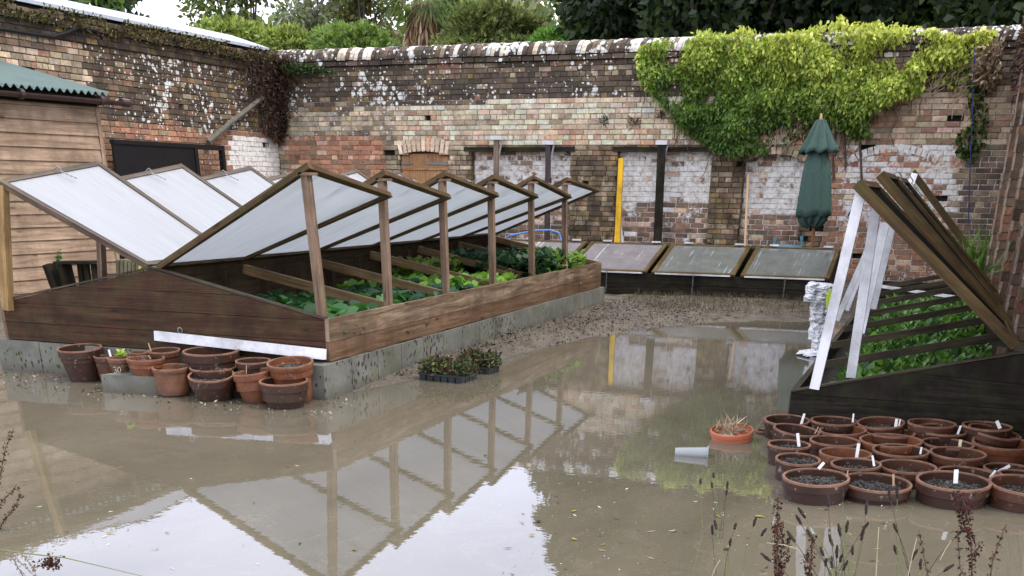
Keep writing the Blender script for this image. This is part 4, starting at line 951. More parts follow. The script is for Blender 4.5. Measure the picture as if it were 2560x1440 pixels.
# left heap
cb_ = thing('concrete_block', tuple(az(315, 955, .1)), 'loose grey concrete block carrying two small pots', 'block')
A_ = az(243, 985, 0)+Vector((0, .07, 0)); Bq = az(389, 990, 0)+Vector((0, .05, 0)); hgt = .135; dv = Vector((.06, .25, 0)); q = MB()
q.hexa([A_+Vector((0, 0, -.05)), A_+dv+Vector((0, 0, -.05)), A_+dv+Vector((0, 0, hgt)), A_+Vector((0, 0, hgt)), Bq+Vector((0, 0, -.05)), Bq+dv+Vector((0, 0, -.05)), Bq+dv+Vector((0, 0, hgt)), Bq+Vector((0, 0, hgt))]); q.build('block', CONC, cb_)
BZ = hgt
pot('tall dark brown flower pot at the left end of the heap', 198.6, 869, 107, .235, 'pot', T_DARK, (4, 0), .72, group=GLP, v=7.19)
pot('small half hidden pot between the tall pot and the numbered pot', 265, 890, 60, .155, 'pot', T_MID, group=GLP, v=7.2)
pot('small empty rim behind the block pots', 347, 880, 46, .20, 'pot', T_MID, group=GLP, v=7.22)
pot('shallow brown bowl behind the block, with a cane in it', 410, 875, 78, .225, 'half', T_MID, (3, 0), .6, group=GLP, v=7.17)
pot('wide dark pan under the white board', 527, 876, 138, .215, 'half', T_DARK, (2, 0), .6, group=GLP, v=7.16)
t30, c30, r30 = pot('small dusty pot chalked with the number 30, standing on the block', 298, 894, 58, .30, 'pot', T_PINK, fill=.8, zb=BZ, group=GLP, v=6.98)
pot('orange pot with a thick dark rim standing on the right end of the block', 364, 895, 92, .30, 'roll', T_ORG, fill=.85, zb=BZ, group=GLP, v=6.96)
pot('dark pan behind the broken rimmed pot', 533, 917, 116, .15, 'half', T_DARK, (2, 0), .6, group=GLP, v=7.05)
pot('low brown pan behind the orange tilted pot', 632, 901, 86, .165, 'half', T_DARK, (2, 0), .6, group=GLP, v=7.14)
pot('bright orange rimmed pot tilted forward beside the concrete corner', 725, 905, 115, .24, 'roll', T_ORG, (7, 0), .75, group=GLP, v=7.04)
pot('mossy orange pot with a rolled rim in front of the block', 426, 917, 91, .21, 'roll', T_PINK, (2, 0), 0, group=GLP, v=6.93)
pot('broad pot of dry roots in the middle of the heap', 528, 937, 114, .16, 'pot', T_DARK, (8, 3), .85, group=GLP, v=6.9)
pot('tall orange pot leaning to the left', 629.5, 929, 97, .20, 'long', T_ORG, (3, -6), .5, group=GLP, v=6.94)
pot('dark wide pot at the front right of the heap', 709, 951, 121, .165, 'pot', T_DARK, (2, 0), .55, group=GLP, v=6.87)
# chalked 30
def chalk(strokes, ctr, nrm_r, sc):
    q = MB()
    for s in strokes:
        pts = []
        for (x, z) in s:
            a = math.atan2(-1, .0)+x*sc/nrm_r; pts.append((ctr.x+(nrm_r)*math.cos(a+.33), ctr.y+(nrm_r)*math.sin(a+.33), ctr.z+z*sc))
        q.tube(pts, .0022, 4)
    return q
rr_ = r30*.845+.004
q = chalk([[(-.9, .5), (-.5, .7), (-.1, .5), (-.35, .1), (-.55, .05), (-.2, -.1), (-.1, -.45), (-.45, -.7), (-.8, -.6)], [(.45, .65), (.2, .3), (.15, -.2), (.4, -.6), (.75, -.4), (.85, .1), (.75, .55), (.45, .65)]], Vector((c30.x, c30.y, c30.z-.082)), rr_, .034)
q.build('chalk_number', m_plain('chalk', (.55, .47, .42), .9), t30)
label_tag('white label beside the numbered pot', 277, 893, 272, 874, c30.y-.01, 9)
label_tag('thin pale cane in the shallow bowl behind the block', 377, 876, 371, 858, 7.0, 5, CANE)
label_tag('short cane in the orange pot on the block', 376, 896, 371, 888, 6.95, 4, CANE)
label_tag('thin cane in the tall orange leaning pot', 616, 932, 616, 913, 6.9, 3, CANE)
# seedling in the numbered pot
P = [(c30.x+random.uniform(-.03, .03)+.02, c30.y+random.uniform(-.03, .03), c30.z+random.uniform(.0, .03)) for _ in range(9)]
V, C_ = rosette(P, (3, 5), .045, .8, [(.30, .42, .06), (.38, .48, .10)], 1.2); t = thing('seedling', tuple(c30), 'yellow green seedling growing in the numbered pot', 'seedling'); quads('leaves', V, C_, LEAF, t)
# dry roots in broad pot
def straws(name, label, cen, rx, ry, n, ln, cols, h=.03, cat='dry stems'):
    P = np.array([(cen[0]+random.gauss(0, rx), cen[1]+random.gauss(0, ry), cen[2]+random.uniform(0, h)) for _ in range(n)])
    o = quads(name, leaves(P, ln, (0, 0, .12), .8, .09), mixc(cols, n), DRY); return tag(o, label, cat, kind='stuff')
c = az(540, 935, .165); straws('dry_roots', 'pale dry roots matted in the broad middle pot', c, .045, .035, 130, .05, [(.34, .31, .27), (.22, .2, .17), (.1, .08, .06)])

# right group
RP = [
 ('brown pan at the back left corner with a white label leaning in it', 1968, 1049, 112, 'pan', T_DARK, (3, 0), .6),
 ('brown pan second along the back row against the black board', 2086, 1051, 115, 'pan', T_DARK, (0, 0), .5),
 ('brown pan tipped toward the camera with two labels, third along the back row', 2202, 1056, 114, 'pan', T_MID, (5, -3), .75),
 ('half hidden brown pan behind the grey mossed pan', 2330, 1057, 116, 'pan', T_MID, (0, 0), .5),
 ('brown pan hidden behind the tipped pan by the wall corner', 2468, 1064, 118, 'pan', T_DARK, (0, 0), .5),
 ('dark pan with grey moss and a leaning label, in the second row', 2357, 1073, 127, 'pan', T_DARK, (2, 0), .8),
 ('brown pan tipped to the right below the wall corner', 2487, 1079, 128, 'pan', T_MID, (2, 9), .6),
 ('dark pan sloping down to the right, just below the back left pan', 1992, 1074, 115, 'pan', T_DARK, (1, 6), .6),
 ('light orange brown pan in the second row, nearly empty', 2107, 1075, 114, 'pan', T_ORG, (1, -3), .4),
 ('thin rimmed pan tucked behind the large rolled rim pan', 2225, 1080, 122, 'pan', T_MID, (0, 0), .5),
 ('large orange pan with a thick rolled rim in the middle of the group', 2227, 1100, 151, 'roll', T_ORG, (1, -1), .6),
 ('plain brown pan in the third row, empty looking', 2087, 1101, 122, 'pan', T_MID, (0, 0), .35),
 ('dark pan at the left edge with an upright broad white label', 1973, 1110, 105, 'pan', T_DARK, (0, 0), .8),
 ('brown pan with a yellowed label in the third row', 2370, 1108, 126, 'pan', T_DARK, (0, 1), .45),
 ('big orange pot with a broken rolled rim at the right edge', 2508, 1107, 146, 'roll', T_ORG, (1, 0), .75),
 ('very dark pan right of the tall labelled pan', 2252, 1125, 137, 'pan', T_DARK, (1, 0), .55),
 ('orange brown pan with a tall white label in the fourth row', 2114, 1132, 128, 'pan', T_ORG, (0, 0), .5),
 ('brown pan with a chipped right rim in the fourth row', 2395, 1132, 134, 'pan', T_MID, (1, 0), .5),
 ('dark gritty pan at the left edge of the fourth row', 1995, 1147, 110, 'pan', T_DARK, (3, 1), .85),
 ('brown pan holding a piece of slate, in the fifth row', 2140, 1159, 122, 'pan', T_DARK, (1, -2), .75),
 ('brown pan right of the slate pan', 2269, 1165, 140, 'pan', T_MID, (1, 0), .7),
 ('dark pan behind the front right pots with a crossing label', 2522, 1171, 120, 'pan', T_DARK, (0, 0), .8),
 ('dark pan half hidden behind the front pan with the thick label', 2421, 1183, 144, 'pan', T_DARK, (0, 2), .7),
 ('small dark pan squeezed in behind the front right corner pan', 2545, 1184, 90, 'pan', T_DARK, (0, 0), .6),
 ('large gritty pan at the front left of the group', 2040, 1192, 163, 'pan', T_DARK, (2, -1), .84),
 ('large front pan with a chipped rim and wooden label', 2191, 1205, 171, 'pan', T_DARK, (2, 1), .8),
 ('large front pan with a thick white label upright in it', 2384, 1201, 178, 'pan', T_DARK, (2, 0), .8),
 ('large front pan cut by the right edge of the picture', 2568, 1212, 182, 'pan', T_MID, (2, 2), .75),
]
PV = [az(r_[1], r_[2], .125).y for r_ in RP]
for it in range(300):
    cs_ = [ay(r_[1], r_[2], v_) for r_, v_ in zip(RP, PV)]; rs_ = [r_[3]/2*depth(c_)/F for r_, c_ in zip(RP, cs_)]
    for i in range(len(RP)):
        for j in range(i):
            d_ = cs_[i]-cs_[j]; d_.z = 0; o_ = rs_[i]+rs_[j]+.004-d_.length
            if o_ > 0:
                s_ = 1 if cs_[i].y > cs_[j].y else -1; k_ = min(.01, o_*.1)*abs(d_.y)/max(d_.length, .01); PV[i] += s_*k_; PV[j] -= s_*k_
    for i, r_ in enumerate(RP):
        lo_, hi_ = az(r_[1], r_[2], .115).y, az(r_[1], r_[2], .045).y; PV[i] = min(max(PV[i], lo_), hi_, 7.41-r_[3]/2*7.2/F)
for i, (lb, cx, cy, w, kd, mt_, ti, fl) in enumerate(RP): pot(lb, cx, cy, w, 0, kd, mt_, ti, fl, v=PV[i])
TL = [('white label in the back left pan', 2003, 1060, 2011, 1034, 7, 7.95), ('white label in the second pan of the back row', 2132, 1053, 2134, 1034, 5, 7.9), ('broad label in the third pan of the back row', 2239, 1067, 2242, 1047, 8, 7.75),
 ('narrow label beside the broad one in the third back pan', 2247, 1066, 2251, 1048, 4, 7.7), ('thin cane in the sloping dark pan', 2038, 1082, 2046, 1067, 3, 7.5), ('broad upright label in the dark pan at the left edge', 1997, 1112, 1994, 1083, 9, 7.1),
 ('tall white label in the orange brown pan', 2142, 1140, 2147, 1109, 9, 6.75), ('spotted label in the slate pan', 2185, 1162, 2181, 1139, 6, 6.5), ('white label leaning behind the large gritty pan', 2048, 1170, 2060, 1156, 9, 6.35),
 ('short label in the very dark pan', 2301, 1133, 2304, 1118, 5, 6.8), ('label leaning in the grey mossed pan', 2395, 1083, 2402, 1064, 6, 7.35), ('yellowed label in the third row pan', 2399, 1117, 2402, 1099, 8, 6.95),
 ('white label leaning behind the tipped pan', 2499, 1069, 2492, 1052, 9, 7.55), ('thick upright label in the large front pan', 2389, 1204, 2391, 1174, 12, 6.05), ('pointed label in the half hidden dark pan', 2477, 1191, 2489, 1176, 6, 6.15),
 ('long white label laid across the dark pan at the right', 2499, 1178, 2525, 1164, 9, 6.3), ('thin cane in the large gritty pan', 2117, 1190, 2120, 1176, 3, 6.15), ('wooden label in the chipped front pan', 2234, 1211, 2233, 1185, 6, 5.95)]
for lb, x0, y0, x1, y1, w, v in TL: label_tag(lb, x0, y0, x1, y1, v, w, LABELY if 'yellowed' in lb else (CANE if ('cane' in lb or 'wooden' in lb) else None))
# floating plastic bowl, saucers, clear pot
t, c, r = pot('bright orange plastic bowl of dead stems floating left of the pans', 1830, 1073, 108, .065, 'roll', T_PLA, (7, -1), .5, group='floating pots', rimmat=False)
P = np.array([(c.x+random.gauss(0, .05), c.y+random.gauss(0, .045), .045+random.uniform(0, .03)) for _ in range(160)])
tag(quads('dead_stems', leaves(P, .10, (0, 0, .25), .9, .07), mixc([(.42, .33, .22), (.3, .22, .15), (.2, .2, .14), (.5, .38, .28)], 160), DRY), 'straw coloured dead stems spilling from the floating bowl', 'dead stems', kind='stuff')
pot('small orange saucer floating beside the back left pan', 1907, 1076, 34, .02, 'pan', T_ORG, (2, 3), 0, group='floating saucers')
pot('brown saucer rim just breaking the water behind the large gritty pan', 2000, 1178, 92, .02, 'pan', T_MID, (0, 0), 0, group='floating saucers')
mt, t_, N_, L_ = newmat('clear_plastic'); b1 = N_('ShaderNodeBsdfPrincipled'); b1.inputs['Base Color'].default_value = (.38, .41, .41, 1); b1.inputs['Roughness'].default_value = .2; b1.inputs['Transmission Weight'].default_value = .35; o1 = N_('ShaderNodeOutputMaterial'); L_(b1.outputs[0], o1.inputs[0])
a_, b_3 = az(1688, 1131, .012), az(1768, 1133, .018); q = MB(); q.tube([a_, lerp(a_, b_3, .5), b_3, b_3+(b_3-a_).normalized()*.008], .03, 18, r1=.042); q.tube([b_3, b_3+(b_3-a_).normalized()*.008], .046, 18)
tag(q.build('plastic_cup', mt, None), 'clear plastic pot lying half sunk in the muddy water', 'plastic pot')

# seed trays with dead bedding
for (lb, x, y, wpx, rz) in (('black cell tray of wilting plants nearest the water', 1105, 938, 125, .25), ('black cell tray of wilting plants tucked behind by the concrete', 1190, 918, 85, .25)):
    c = az(x, y, .05); w = wpx/2*depth(c)/F; t = thing('seed_tray', (c.x, c.y, 0), lb, 'seed tray', 'black cell trays'); q = MB(); d1 = Vector((math.cos(rz-.35), math.sin(rz-.35), 0)); d2 = Vector((-d1.y, d1.x, 0))
    nx = 6; cw = 2*w/nx
    for i in range(nx):
        for j in range(4):
            p = c+d1*(-w+cw*(i+.5))+d2*(cw*j); q.beam(p+Vector((0, 0, -.10)), p, cw*.62, cw*.62, tuple(d1), w1=cw*.86, h1=cw*.86)
    q.beam(c-d1*w+d2*(-.5*cw)+Vector((0, 0, .003)), c+d1*w+d2*(-.5*cw)+Vector((0, 0, .003)), .012, .012); q.build('cells', m_plain('black_tray_plastic', (.03, .035, .035), .35), t)
    P = np.array([tuple(c+d1*random.uniform(-w, w)+d2*random.uniform(-.3, 4)*cw+Vector((0, 0, random.uniform(.0, .10)))) for _ in range(900)])
    quads('wilted_plants', leaves(P, .055, (0, 0, .1), .8, .4), mixc([(.05, .075, .03), (.09, .12, .04), (.04, .03, .02), (.16, .15, .09), (.14, .05, .03)], 900, [4, 3, 4, 1.5, 1]), DRY, t)

# ------------------------------------------------------------------ bench behind the gable, weeds
bn = thing('crate', tuple(ay(185, 720, 10.4)), 'dark broken slatted crate standing against the shed wall', 'crate')
q = MB(); w_pt = lambda x, y: ay(x, y, 10.4)
q.beam(w_pt(150, 656), w_pt(246, 655), .22, .03, (0, 0, 1)); q.beam(w_pt(128, 660), w_pt(165, 760), .09, .2, (0, 1, 0)); q.beam(w_pt(160, 660), w_pt(185, 760), .07, .16, (0, 1, 0))
for x in (200, 216, 234): q.beam(w_pt(x, 660), w_pt(x+12, 760), .06, .04, (0, 1, 0))
q.build('slats', WOOD_OLD, bn)
P = np.array([tuple(w_pt(148+random.gauss(0, 4), 642+random.gauss(0, 7))) for _ in range(40)]); t = thing('weed', tuple(w_pt(148, 655)), 'small green weed sprouting on the dark crate', 'weed'); quads('leaves', leaves(P, .05, (0, 0, .4), .8, .5), mixc([(.05, .14, .03), (.09, .2, .05)], 40), LEAF, t)
fe = thing('log_edging', tuple(ay(325, 700, 11.3)), 'pale split log edging seen between prop and gable', 'edging')
q = MB()
for i in range(9): x = 296+i*10; q.beam(ay(x, 720, 11.3), ay(x, 650+random.uniform(-3, 3), 11.3), .043, .04, (0, 1, 0))
q.build('logs', m_wood('pale_logs', (.12, .11, .06), (.24, .22, .14), (.36, .34, .24)), fe)
q = MB(); q.beam(ay(349, 676, 9.2), ay(354, 650, 9.2), .03, .01, (0, -1, 0)); tag(q.build('yellow_tag', m_plain('yellow_plastic', (.75, .68, .12), .4)), 'short yellow tag behind the gable ridge', 'tag')

# ------------------------------------------------------------------ ivy on the back wall
def poly_pts(poly, n):
    poly = np.array(poly); lo, hi = poly.min(0), poly.max(0); out_ = []
    while len(out_) < n:
        q = RNG.uniform(lo, hi, (n*2, 2)); x, y = q[:, 0], q[:, 1]; ins = np.zeros(len(q), bool); j = len(poly)-1
        for i in range(len(poly)):
            xi, yi = poly[i]; xj, yj = poly[j]
            ins ^= ((yi > y) != (yj > y)) & (x < (xj-xi)*(y-yi)/(yj-yi+1e-12)+xi); j = i
        out_ += q[ins].tolist()
    return np.array(out_[:n])
def wallpoly(px): return [(ay(x, y, YB).x, ay(x, y, YB).z) for x, y in px]
IV = wallpoly([(1610, 125), (1650, 104), (1720, 98), (1760, 78), (1830, 84), (1870, 66), (1900, 80), (1960, 88), (2020, 72), (2070, 55), (2110, 36), (2130, 62), (2200, 60), (2300, 66), (2400, 92), (2470, 70), (2490, 80), (2470, 120), (2440, 150), (2380, 165), (2320, 170), (2305, 225), (2245, 255), (2190, 278), (2170, 310), (2178, 345), (2150, 368), (2120, 330), (2080, 300), (2010, 300), (1985, 262), (1978, 335), (1940, 368), (1900, 380), (1850, 388), (1790, 372), (1740, 342), (1700, 312), (1684, 282), (1640, 240), (1612, 190)])
ivy = thing('climber', (-2.8, YB-.2, 2.4), 'large yellow and green leafy climber hanging over the back wall', 'climber')
base = poly_pts(IV, 23000)
cl = np.array([noise.noise(Vector((x*1.6, z*1.6, 4)))+.5*noise.noise(Vector((x*4, z*4, 8))) for x, z in base])
keep = cl > -.42+RNG.normal(size=len(base))*.08; base, cl = base[keep], cl[keep]
bulge = .06+.34*np.clip(cl+.5, 0, 1)+RNG.uniform(-.05, .05, len(base))
topm = base[:, 1] > 3.7
P = np.stack([base[:, 0]+RNG.normal(size=len(base))*.02, YB-bulge+np.where(topm, RNG.uniform(0, .4, len(base)), 0), base[:, 1]+RNG.normal(size=len(base))*.02], 1)
# top light put into leaf colours: yellow upper right, deep green lower left
yl = np.clip((base[:, 1]-2.7)*.75+(base[:, 0]+4.2)*.14+.10+cl*.25+RNG.normal(size=len(base))*.22, 0, 1)
ca, cb2, cg = np.array((.095, .175, .038)), np.array((.22, .33, .055)), np.array((.50, .54, .11))
yl_ = yl[:, None]; C_ = np.where(yl_ < .5, ca+(cb2-ca)*yl_*2, cb2+(cg-cb2)*(yl_-.5)*2)*(1+RNG.normal(size=(len(base), 1))*.2)
quads('foliage', leaves(P, .088, (0, -.45, -1.1), .6, .5, .3), np.clip(C_, .01, 1), LEAF, ivy)
q = MB()
for _ in range(150):
    x, z = base[random.randrange(len(base))]; p = Vector((x, YB-.05, z)); pts = [p]
    for k in range(4): p = p+Vector((random.uniform(-.12, .12), random.uniform(-.02, .02), random.uniform(-.22, .02))); p.y = min(p.y, YB-.045); pts.append(p)
    q.tube(pts, .007, 3)
for x0, x1, zz in ((2100, 2080, 330), (2140, 2150, 330), (2090, 2110, 300)):
    q.tube([ay(x0, 250, YB-.07), ay((x0+x1)/2+5, 300, YB-.06), ay(x1, zz+40, YB-.05), ay(x1+4, zz+120, YB-.05)], .02, 5)
q.build('stems', m_plain('brown_vine', (.10, .06, .045), .8, .3), ivy)
def sparse(label, poly, n, cols, size=.09, off=.1, name='climber', tip=(0, -.3, -.8), mat=None, stems=0, var=.2):
    b = poly_pts(wallpoly(poly), n); P = np.stack([b[:, 0], YB-off*RNG.uniform(.3, 1.4, n), b[:, 1]], 1)
    t = thing(name, tuple(P.mean(0)), label, 'climber'); quads('foliage', leaves(P, size, tip, .7, .5), mixc(cols, n, None, var), mat or LEAF, t)
    if stems:
        q = MB()
        for _ in range(stems):
            x, z = b[random.randrange(n)]; q.tube([(x, YB-.06, z), (x+random.uniform(-.25, .05), YB-.1, z-.12), (x+random.uniform(-.5, 0), YB-.07, z-random.uniform(.15, .45))], .006, 3)
        q.build('stems', m_plain('pale_dead_stem', (.40, .30, .22), .8, .2), t)
    return t
sparse('thin yellowing shoots of climber at the upper right of the wall', [(2300, 120), (2440, 130), (2450, 175), (2430, 240), (2370, 215), (2310, 190)], 260, [(.36, .38, .06), (.16, .24, .04)], stems=26)
sparse('sparse green ivy running down the wall by the blue rope', [(2415, 190), (2462, 190), (2470, 330), (2440, 395), (2400, 400), (2385, 350), (2425, 300)], 420, [(.05, .11, .02), (.12, .18, .03), (.02, .04, .01)])
sparse('trailing green shoots left of the parasol', [(1975, 250), (2090, 280), (2085, 330), (2010, 345), (1960, 370), (1975, 320)], 260, [(.08, .14, .03), (.2, .25, .05), (.10, .06, .035)], stems=14)
sparse('pale dry creeper stems bulging at the top right corner', [(2440, 130), (2500, 100), (2500, 180), (2470, 230), (2440, 200)], 520, [(.26, .19, .12), (.16, .11, .07), (.34, .27, .18)], .10, .3, 'dead_creeper', (-.5, 0, -.5), DRY, 30)
for i, (x, y) in enumerate(((1512, 303), (1590, 308), (1660, 290))):
    c = ay(x, y, YB-.04); P = np.array([(c.x+random.gauss(0, .035), c.y-.03+random.gauss(0, .015), c.z+random.gauss(0, .03)) for _ in range(70)])
    t = thing('wall_weed', tuple(c), ['small dark dead weed in the wall above the middle pier', 'spiky dark dead weed sprouting above the yellow plank', 'dark dead weed just left of the climber'][i], 'weed'); quads('stems', leaves(P, .12, (0, -.3, .5), .8, .09), mixc([(.06, .02, .022), (.04, .03, .02)], 70), DRY, t)
# brown dead growth on top of the right wall
P = []
for _ in range(8000):
    v = 9+11.2*random.random()**.8; t = random.random(); P.append((XR-.02-.20*math.sin(t*3)*(.6+.4*nz2(v, 0, 1.3))-random.gauss(0, .03), v, 3.95-t*1.25+.25*nz2(v, 2, .9)))
P = np.array(P); t = thing('dead_creeper', (XR, 15, 3.5), 'thick reddish brown dead creeper hanging over the right wall top', 'creeper'); quads('foliage', leaves(P, .10, (-.2, 0, -.9), .7, .3), mixc([(.09, .05, .038), (.15, .095, .07), (.05, .03, .025), (.20, .14, .10)], len(P)), DRY, t)
# grass tuft near right corner, plants at right pot corner
def blades(name, label, px, py, v, n, ln, sp, cols, cat='grass'):
    c = ay(px, py, v); P = np.array([(c.x+random.gauss(0, sp), c.y+random.gauss(0, sp), c.z) for _ in range(n)]); t = thing(name, tuple(c), label, cat)
    quads('blades', leaves(P, ln, (0, -.1, 1.), .38, .06, .5), mixc(cols, n), LEAF, t)
blades('grass_tuft', 'tall green grass tuft growing behind the leaning lights by the wall corner', 2435, 690, 12.5, 60, .42, .05, [(.10, .2, .04), (.2, .28, .07)])
c = az(2540, 1075, .0); P = [(c.x+random.uniform(-.08, .03), c.y-.05, random.uniform(.05, .38)) for _ in range(18)]
V, C_ = rosette(P, (1, 3), .07, .6, [(.08, .2, .04), (.14, .28, .06)], .6); t = thing('weed', tuple(c), 'green leafed weed climbing at the right end of the black board', 'weed'); quads('leaves', V, C_, LEAF, t)
q = MB(); q.tube([c+Vector((-.03, -.05, 0)), c+Vector((-.06, -.05, .2)), c+Vector((-.02, -.06, .42))], .005, 4); q.build('stem', m_plain('weed_stem', (.1, .12, .05), .7), t)

# ------------------------------------------------------------------ trees beyond the walls
BARK = m_plain('bark', (.10, .085, .065), .9, .4, 6); BARKP = m_plain('pale_bark', (.25, .235, .20), .9, .3, 6)
def tree(name, label, x, y, h, rx, cols, n=5000, leaf=.3, base=.25, lumps=14, ry=None, bark=None, group='trees beyond the walls', gap=0., wts=None, tw=0, dome=False, aspect=.55):
    t = thing(name, (x, y, -.1), label, 'tree', group); ry = ry or rx; q = MB(); r0 = h*.009+.09
    top = Vector((x, y, h*.8)); q.tube([(x, y, -.1), (x+.1, y, h*.25), (x-.05, y+.1, h*.5), top], r0, 7, r1=.04)
    L_ = []
    for i in range(lumps):
        a = random.uniform(0, 2*math.pi); zt = base+(1-base)*random.random()**.8 if not dome else base+(1-base)*math.sqrt(random.random())
        k = math.sqrt(max(.05, 1-((zt-base)/(1-base)*1.0-.15)**2)) if dome else math.sqrt(max(.04, 1-abs((zt-(base+1)/2)/((1-base)/2))**2.2))
        rr = random.random()**.5; c = Vector((x+math.cos(a)*rx*k*rr*.8, y+math.sin(a)*ry*k*rr*.8, h*zt*.96)); L_.append(c)
        b = Vector((x, y, h*max(.15, zt-.3))); mid = lerp(b, c, .5)+Vector((0, 0, -.04*h)); q.tube([b, mid, c], r0*.35, 5, r1=.02)
        if tw:
            for _ in range(tw):
                e = c+Vector((random.gauss(0, 1), random.gauss(0, 1), random.gauss(.3, .8)))*rx*.35; q.tube([c, lerp(c, e, .5)+Vector((0, 0, .1)), e], .035, 3, r1=.012)
    q.build('trunk', bark or BARK, t)
    lr = rx*.85/math.sqrt(min(lumps, 30))*2.5; idx = RNG.integers(0, lumps, n); C0 = np.array([tuple(c) for c in L_])[idx]; lrs = (np.array([random.uniform(.65, 1.25) for _ in L_])*lr)[idx]
    d = unit(RNG.normal(size=(n, 3))); rad = RNG.uniform(.45, 1.06, (n, 1))**.6; P = C0+d*rad*lrs[:, None]*np.array([1, 1, .72])
    keep = P[:, 2] < h*1.02; P = P[keep]; idx = idx[keep]; tone = np.array([random.uniform(.7, 1.25) for _ in L_])[idx][:, None]
    C_ = mixc(cols, len(P), wts, .2)*tone
    quads('crown', leaves(P, leaf, d[keep]*.7+np.array([0, 0, -.1]), .8, aspect), np.clip(C_, .004, 1), LEAF, t); return t
def at(px, v): p = ay(px, 60, v); return p.x
GO, GM, GD, GYl = [(.14, .18, .05), (.19, .23, .07), (.10, .13, .045), (.21, .18, .07)], [(.08, .13, .04), (.12, .18, .055), (.06, .10, .033)], [(.030, .052, .020), (.045, .072, .027), (.018, .034, .015)], [(.30, .35, .10), (.23, .29, .08), (.15, .20, .055)]
tree('broadleaf_tree', 'dark tree rising behind the left wall at the top left', at(300, 33), 33, 9.6, 1.25, GD+GM, 11000, .22, .3, 22)
tree('broadleaf_tree', 'low dark tree at the far top left above the moss', at(90, 30), 30, 7.5, 2.6, GM, 4200, .28, .3)
tree('airy_tree', 'small feathery pale tree in the sky gap', at(437, 58), 58, 10.2, .85, [(.14, .18, .08), (.19, .22, .11)], 2600, .24, .5, 9)
tree('bush', 'misty green bushes below the sky gap', at(400, 48), 48, 7.0, 3.0, [(.12, .17, .06), (.16, .21, .08)], 4200, .28, .2, 16)
tree('broadleaf_tree', 'olive green tree to the right of the sky gap', at(618, 38), 38, 9.9, 2.05, GO+GM, 13000, .2, .25, 20)
def dome(name, label, px, v, ytop, wpx, cols, n, leaf, flat=.8):
    r = wpx/2*v*1.06/F; c = ay(px, ytop, v); rz = r*flat; cz = c.z-rz; t = thing(name, (c.x, v, -.1), label, 'shrub', 'rounded shrubs beyond the wall')
    q = MB(); 
    for k in range(7): a = k*.9; q.tube([(c.x, v, -.1), (c.x+.3*r*math.cos(a), v+.3*r*math.sin(a), cz*.5), (c.x+.75*r*math.cos(a), v+.75*r*math.sin(a), cz+rz*.3)], .07, 5, r1=.02)
    q.build('trunk', BARK, t)
    d = unit(RNG.normal(size=(n, 3))); d[:, 2] = np.where(d[:, 2] < -.55, -d[:, 2], d[:, 2])
    b = np.array([noise.noise(Vector(tuple(x*3.2))+Vector((px, 0, 0)))*.34+noise.noise(Vector(tuple(x*9))+Vector((0, px, 0)))*.20 for x in d])
    rad = (.95+b-np.abs(RNG.normal(size=n))*.07)[:, None]; P = np.array([c.x, v, cz])+d*rad*np.array([r, r, rz])
    low = RNG.random(n) < .22; P[low, 2] = RNG.uniform(2.2, cz, low.sum())
    C_ = mixc(cols, n, None, .2)*(1+b*1.2)[:, None]
    quads('crown', leaves(P, leaf, d*1.1+np.array([0, 0, .1]), .7, .42), np.clip(C_, .004, 1), LEAF, t)
dome('shrub', 'yellow green rounded shrub just above the roof edge', 575, 29, 54, 190, GYl, 6500, .15, .55)
dome('shrub', 'second yellow green shrub beside the corner of the walls', 715, 27.5, 76, 130, GYl, 4200, .15, .6)
dome('shrub', 'bright low shrub in front of the brown tinged tree', 880, 28, 66, 190, [(.16, .24, .07), (.22, .30, .09)], 6500, .15, .5)
dome('rhododendron', 'large domed rhododendron right of the palm', 1232, 30, 14, 240, [(.17, .20, .075), (.22, .25, .09), (.11, .135, .05)], 17000, .15, .85)
dome('rhododendron', 'taller domed rhododendron behind the large one', 1148, 36, -4, 150, [(.15, .21, .08), (.20, .26, .09)], 8000, .16, .9)
dome('shrub', 'vivid low green shrub at the foot of the dark trees', 1395, 27, 78, 120, [(.14, .28, .06), (.20, .34, .08)], 3600, .13, .5)
tree('lichened_tree', 'grey lichen covered twiggy tree left of the palm', at(770, 32), 32, 9.0, 1.35, [(.20, .22, .15), (.15, .17, .10), (.10, .13, .05)], 5200, .17, .22, 22, bark=BARKP, tw=7)
tree('broadleaf_tree', 'brown tinged green tree between the grey tree and the palm', at(900, 36), 36, 8.5, 1.5, GO+[(.17, .11, .045)], 9000, .18, .2, 16)
tree('conifer', 'slim dark blue green conifer in the sky gap', at(1345, 50), 50, 10.2, 1.2, [(.04, .07, .04), (.06, .09, .05)], 3600, .22, .3, 14, aspect=.3)
tree('conifer', 'hazy distant conifer behind the rhododendrons', at(1270, 70), 70, 12.0, 2.2, [(.10, .14, .09), (.13, .17, .11)], 3600, .3, .25, 14, aspect=.3)
for i, (px, v, h, r, lb) in enumerate(((1555, 30, 14.0, 1.9, 'left edge tree of the dark evergreen belt'), (1680, 28, 15.5, 2.5, 'dark evergreen behind the left part of the climber'), (1800, 27, 16.5, 3.2, 'tallest looking dark evergreen above the climber'), (2010, 28.5, 16.5, 3.2, 'dark evergreen behind the parasol side of the climber'), (2200, 27, 16, 3.2, 'dark evergreen above the brightest leaves'), (2400, 26, 15, 3.0, 'dark evergreen at the top right corner'), (2580, 25, 14, 2.6, 'dark evergreen beyond the right wall'))):
    tree('evergreen_tree', lb, at(px, v), v, h, r, GD+([(.035, .06, .02)] if i != 5 else [(.06, .10, .02)]*2), 46000, .23, .1, 60, tw=0)
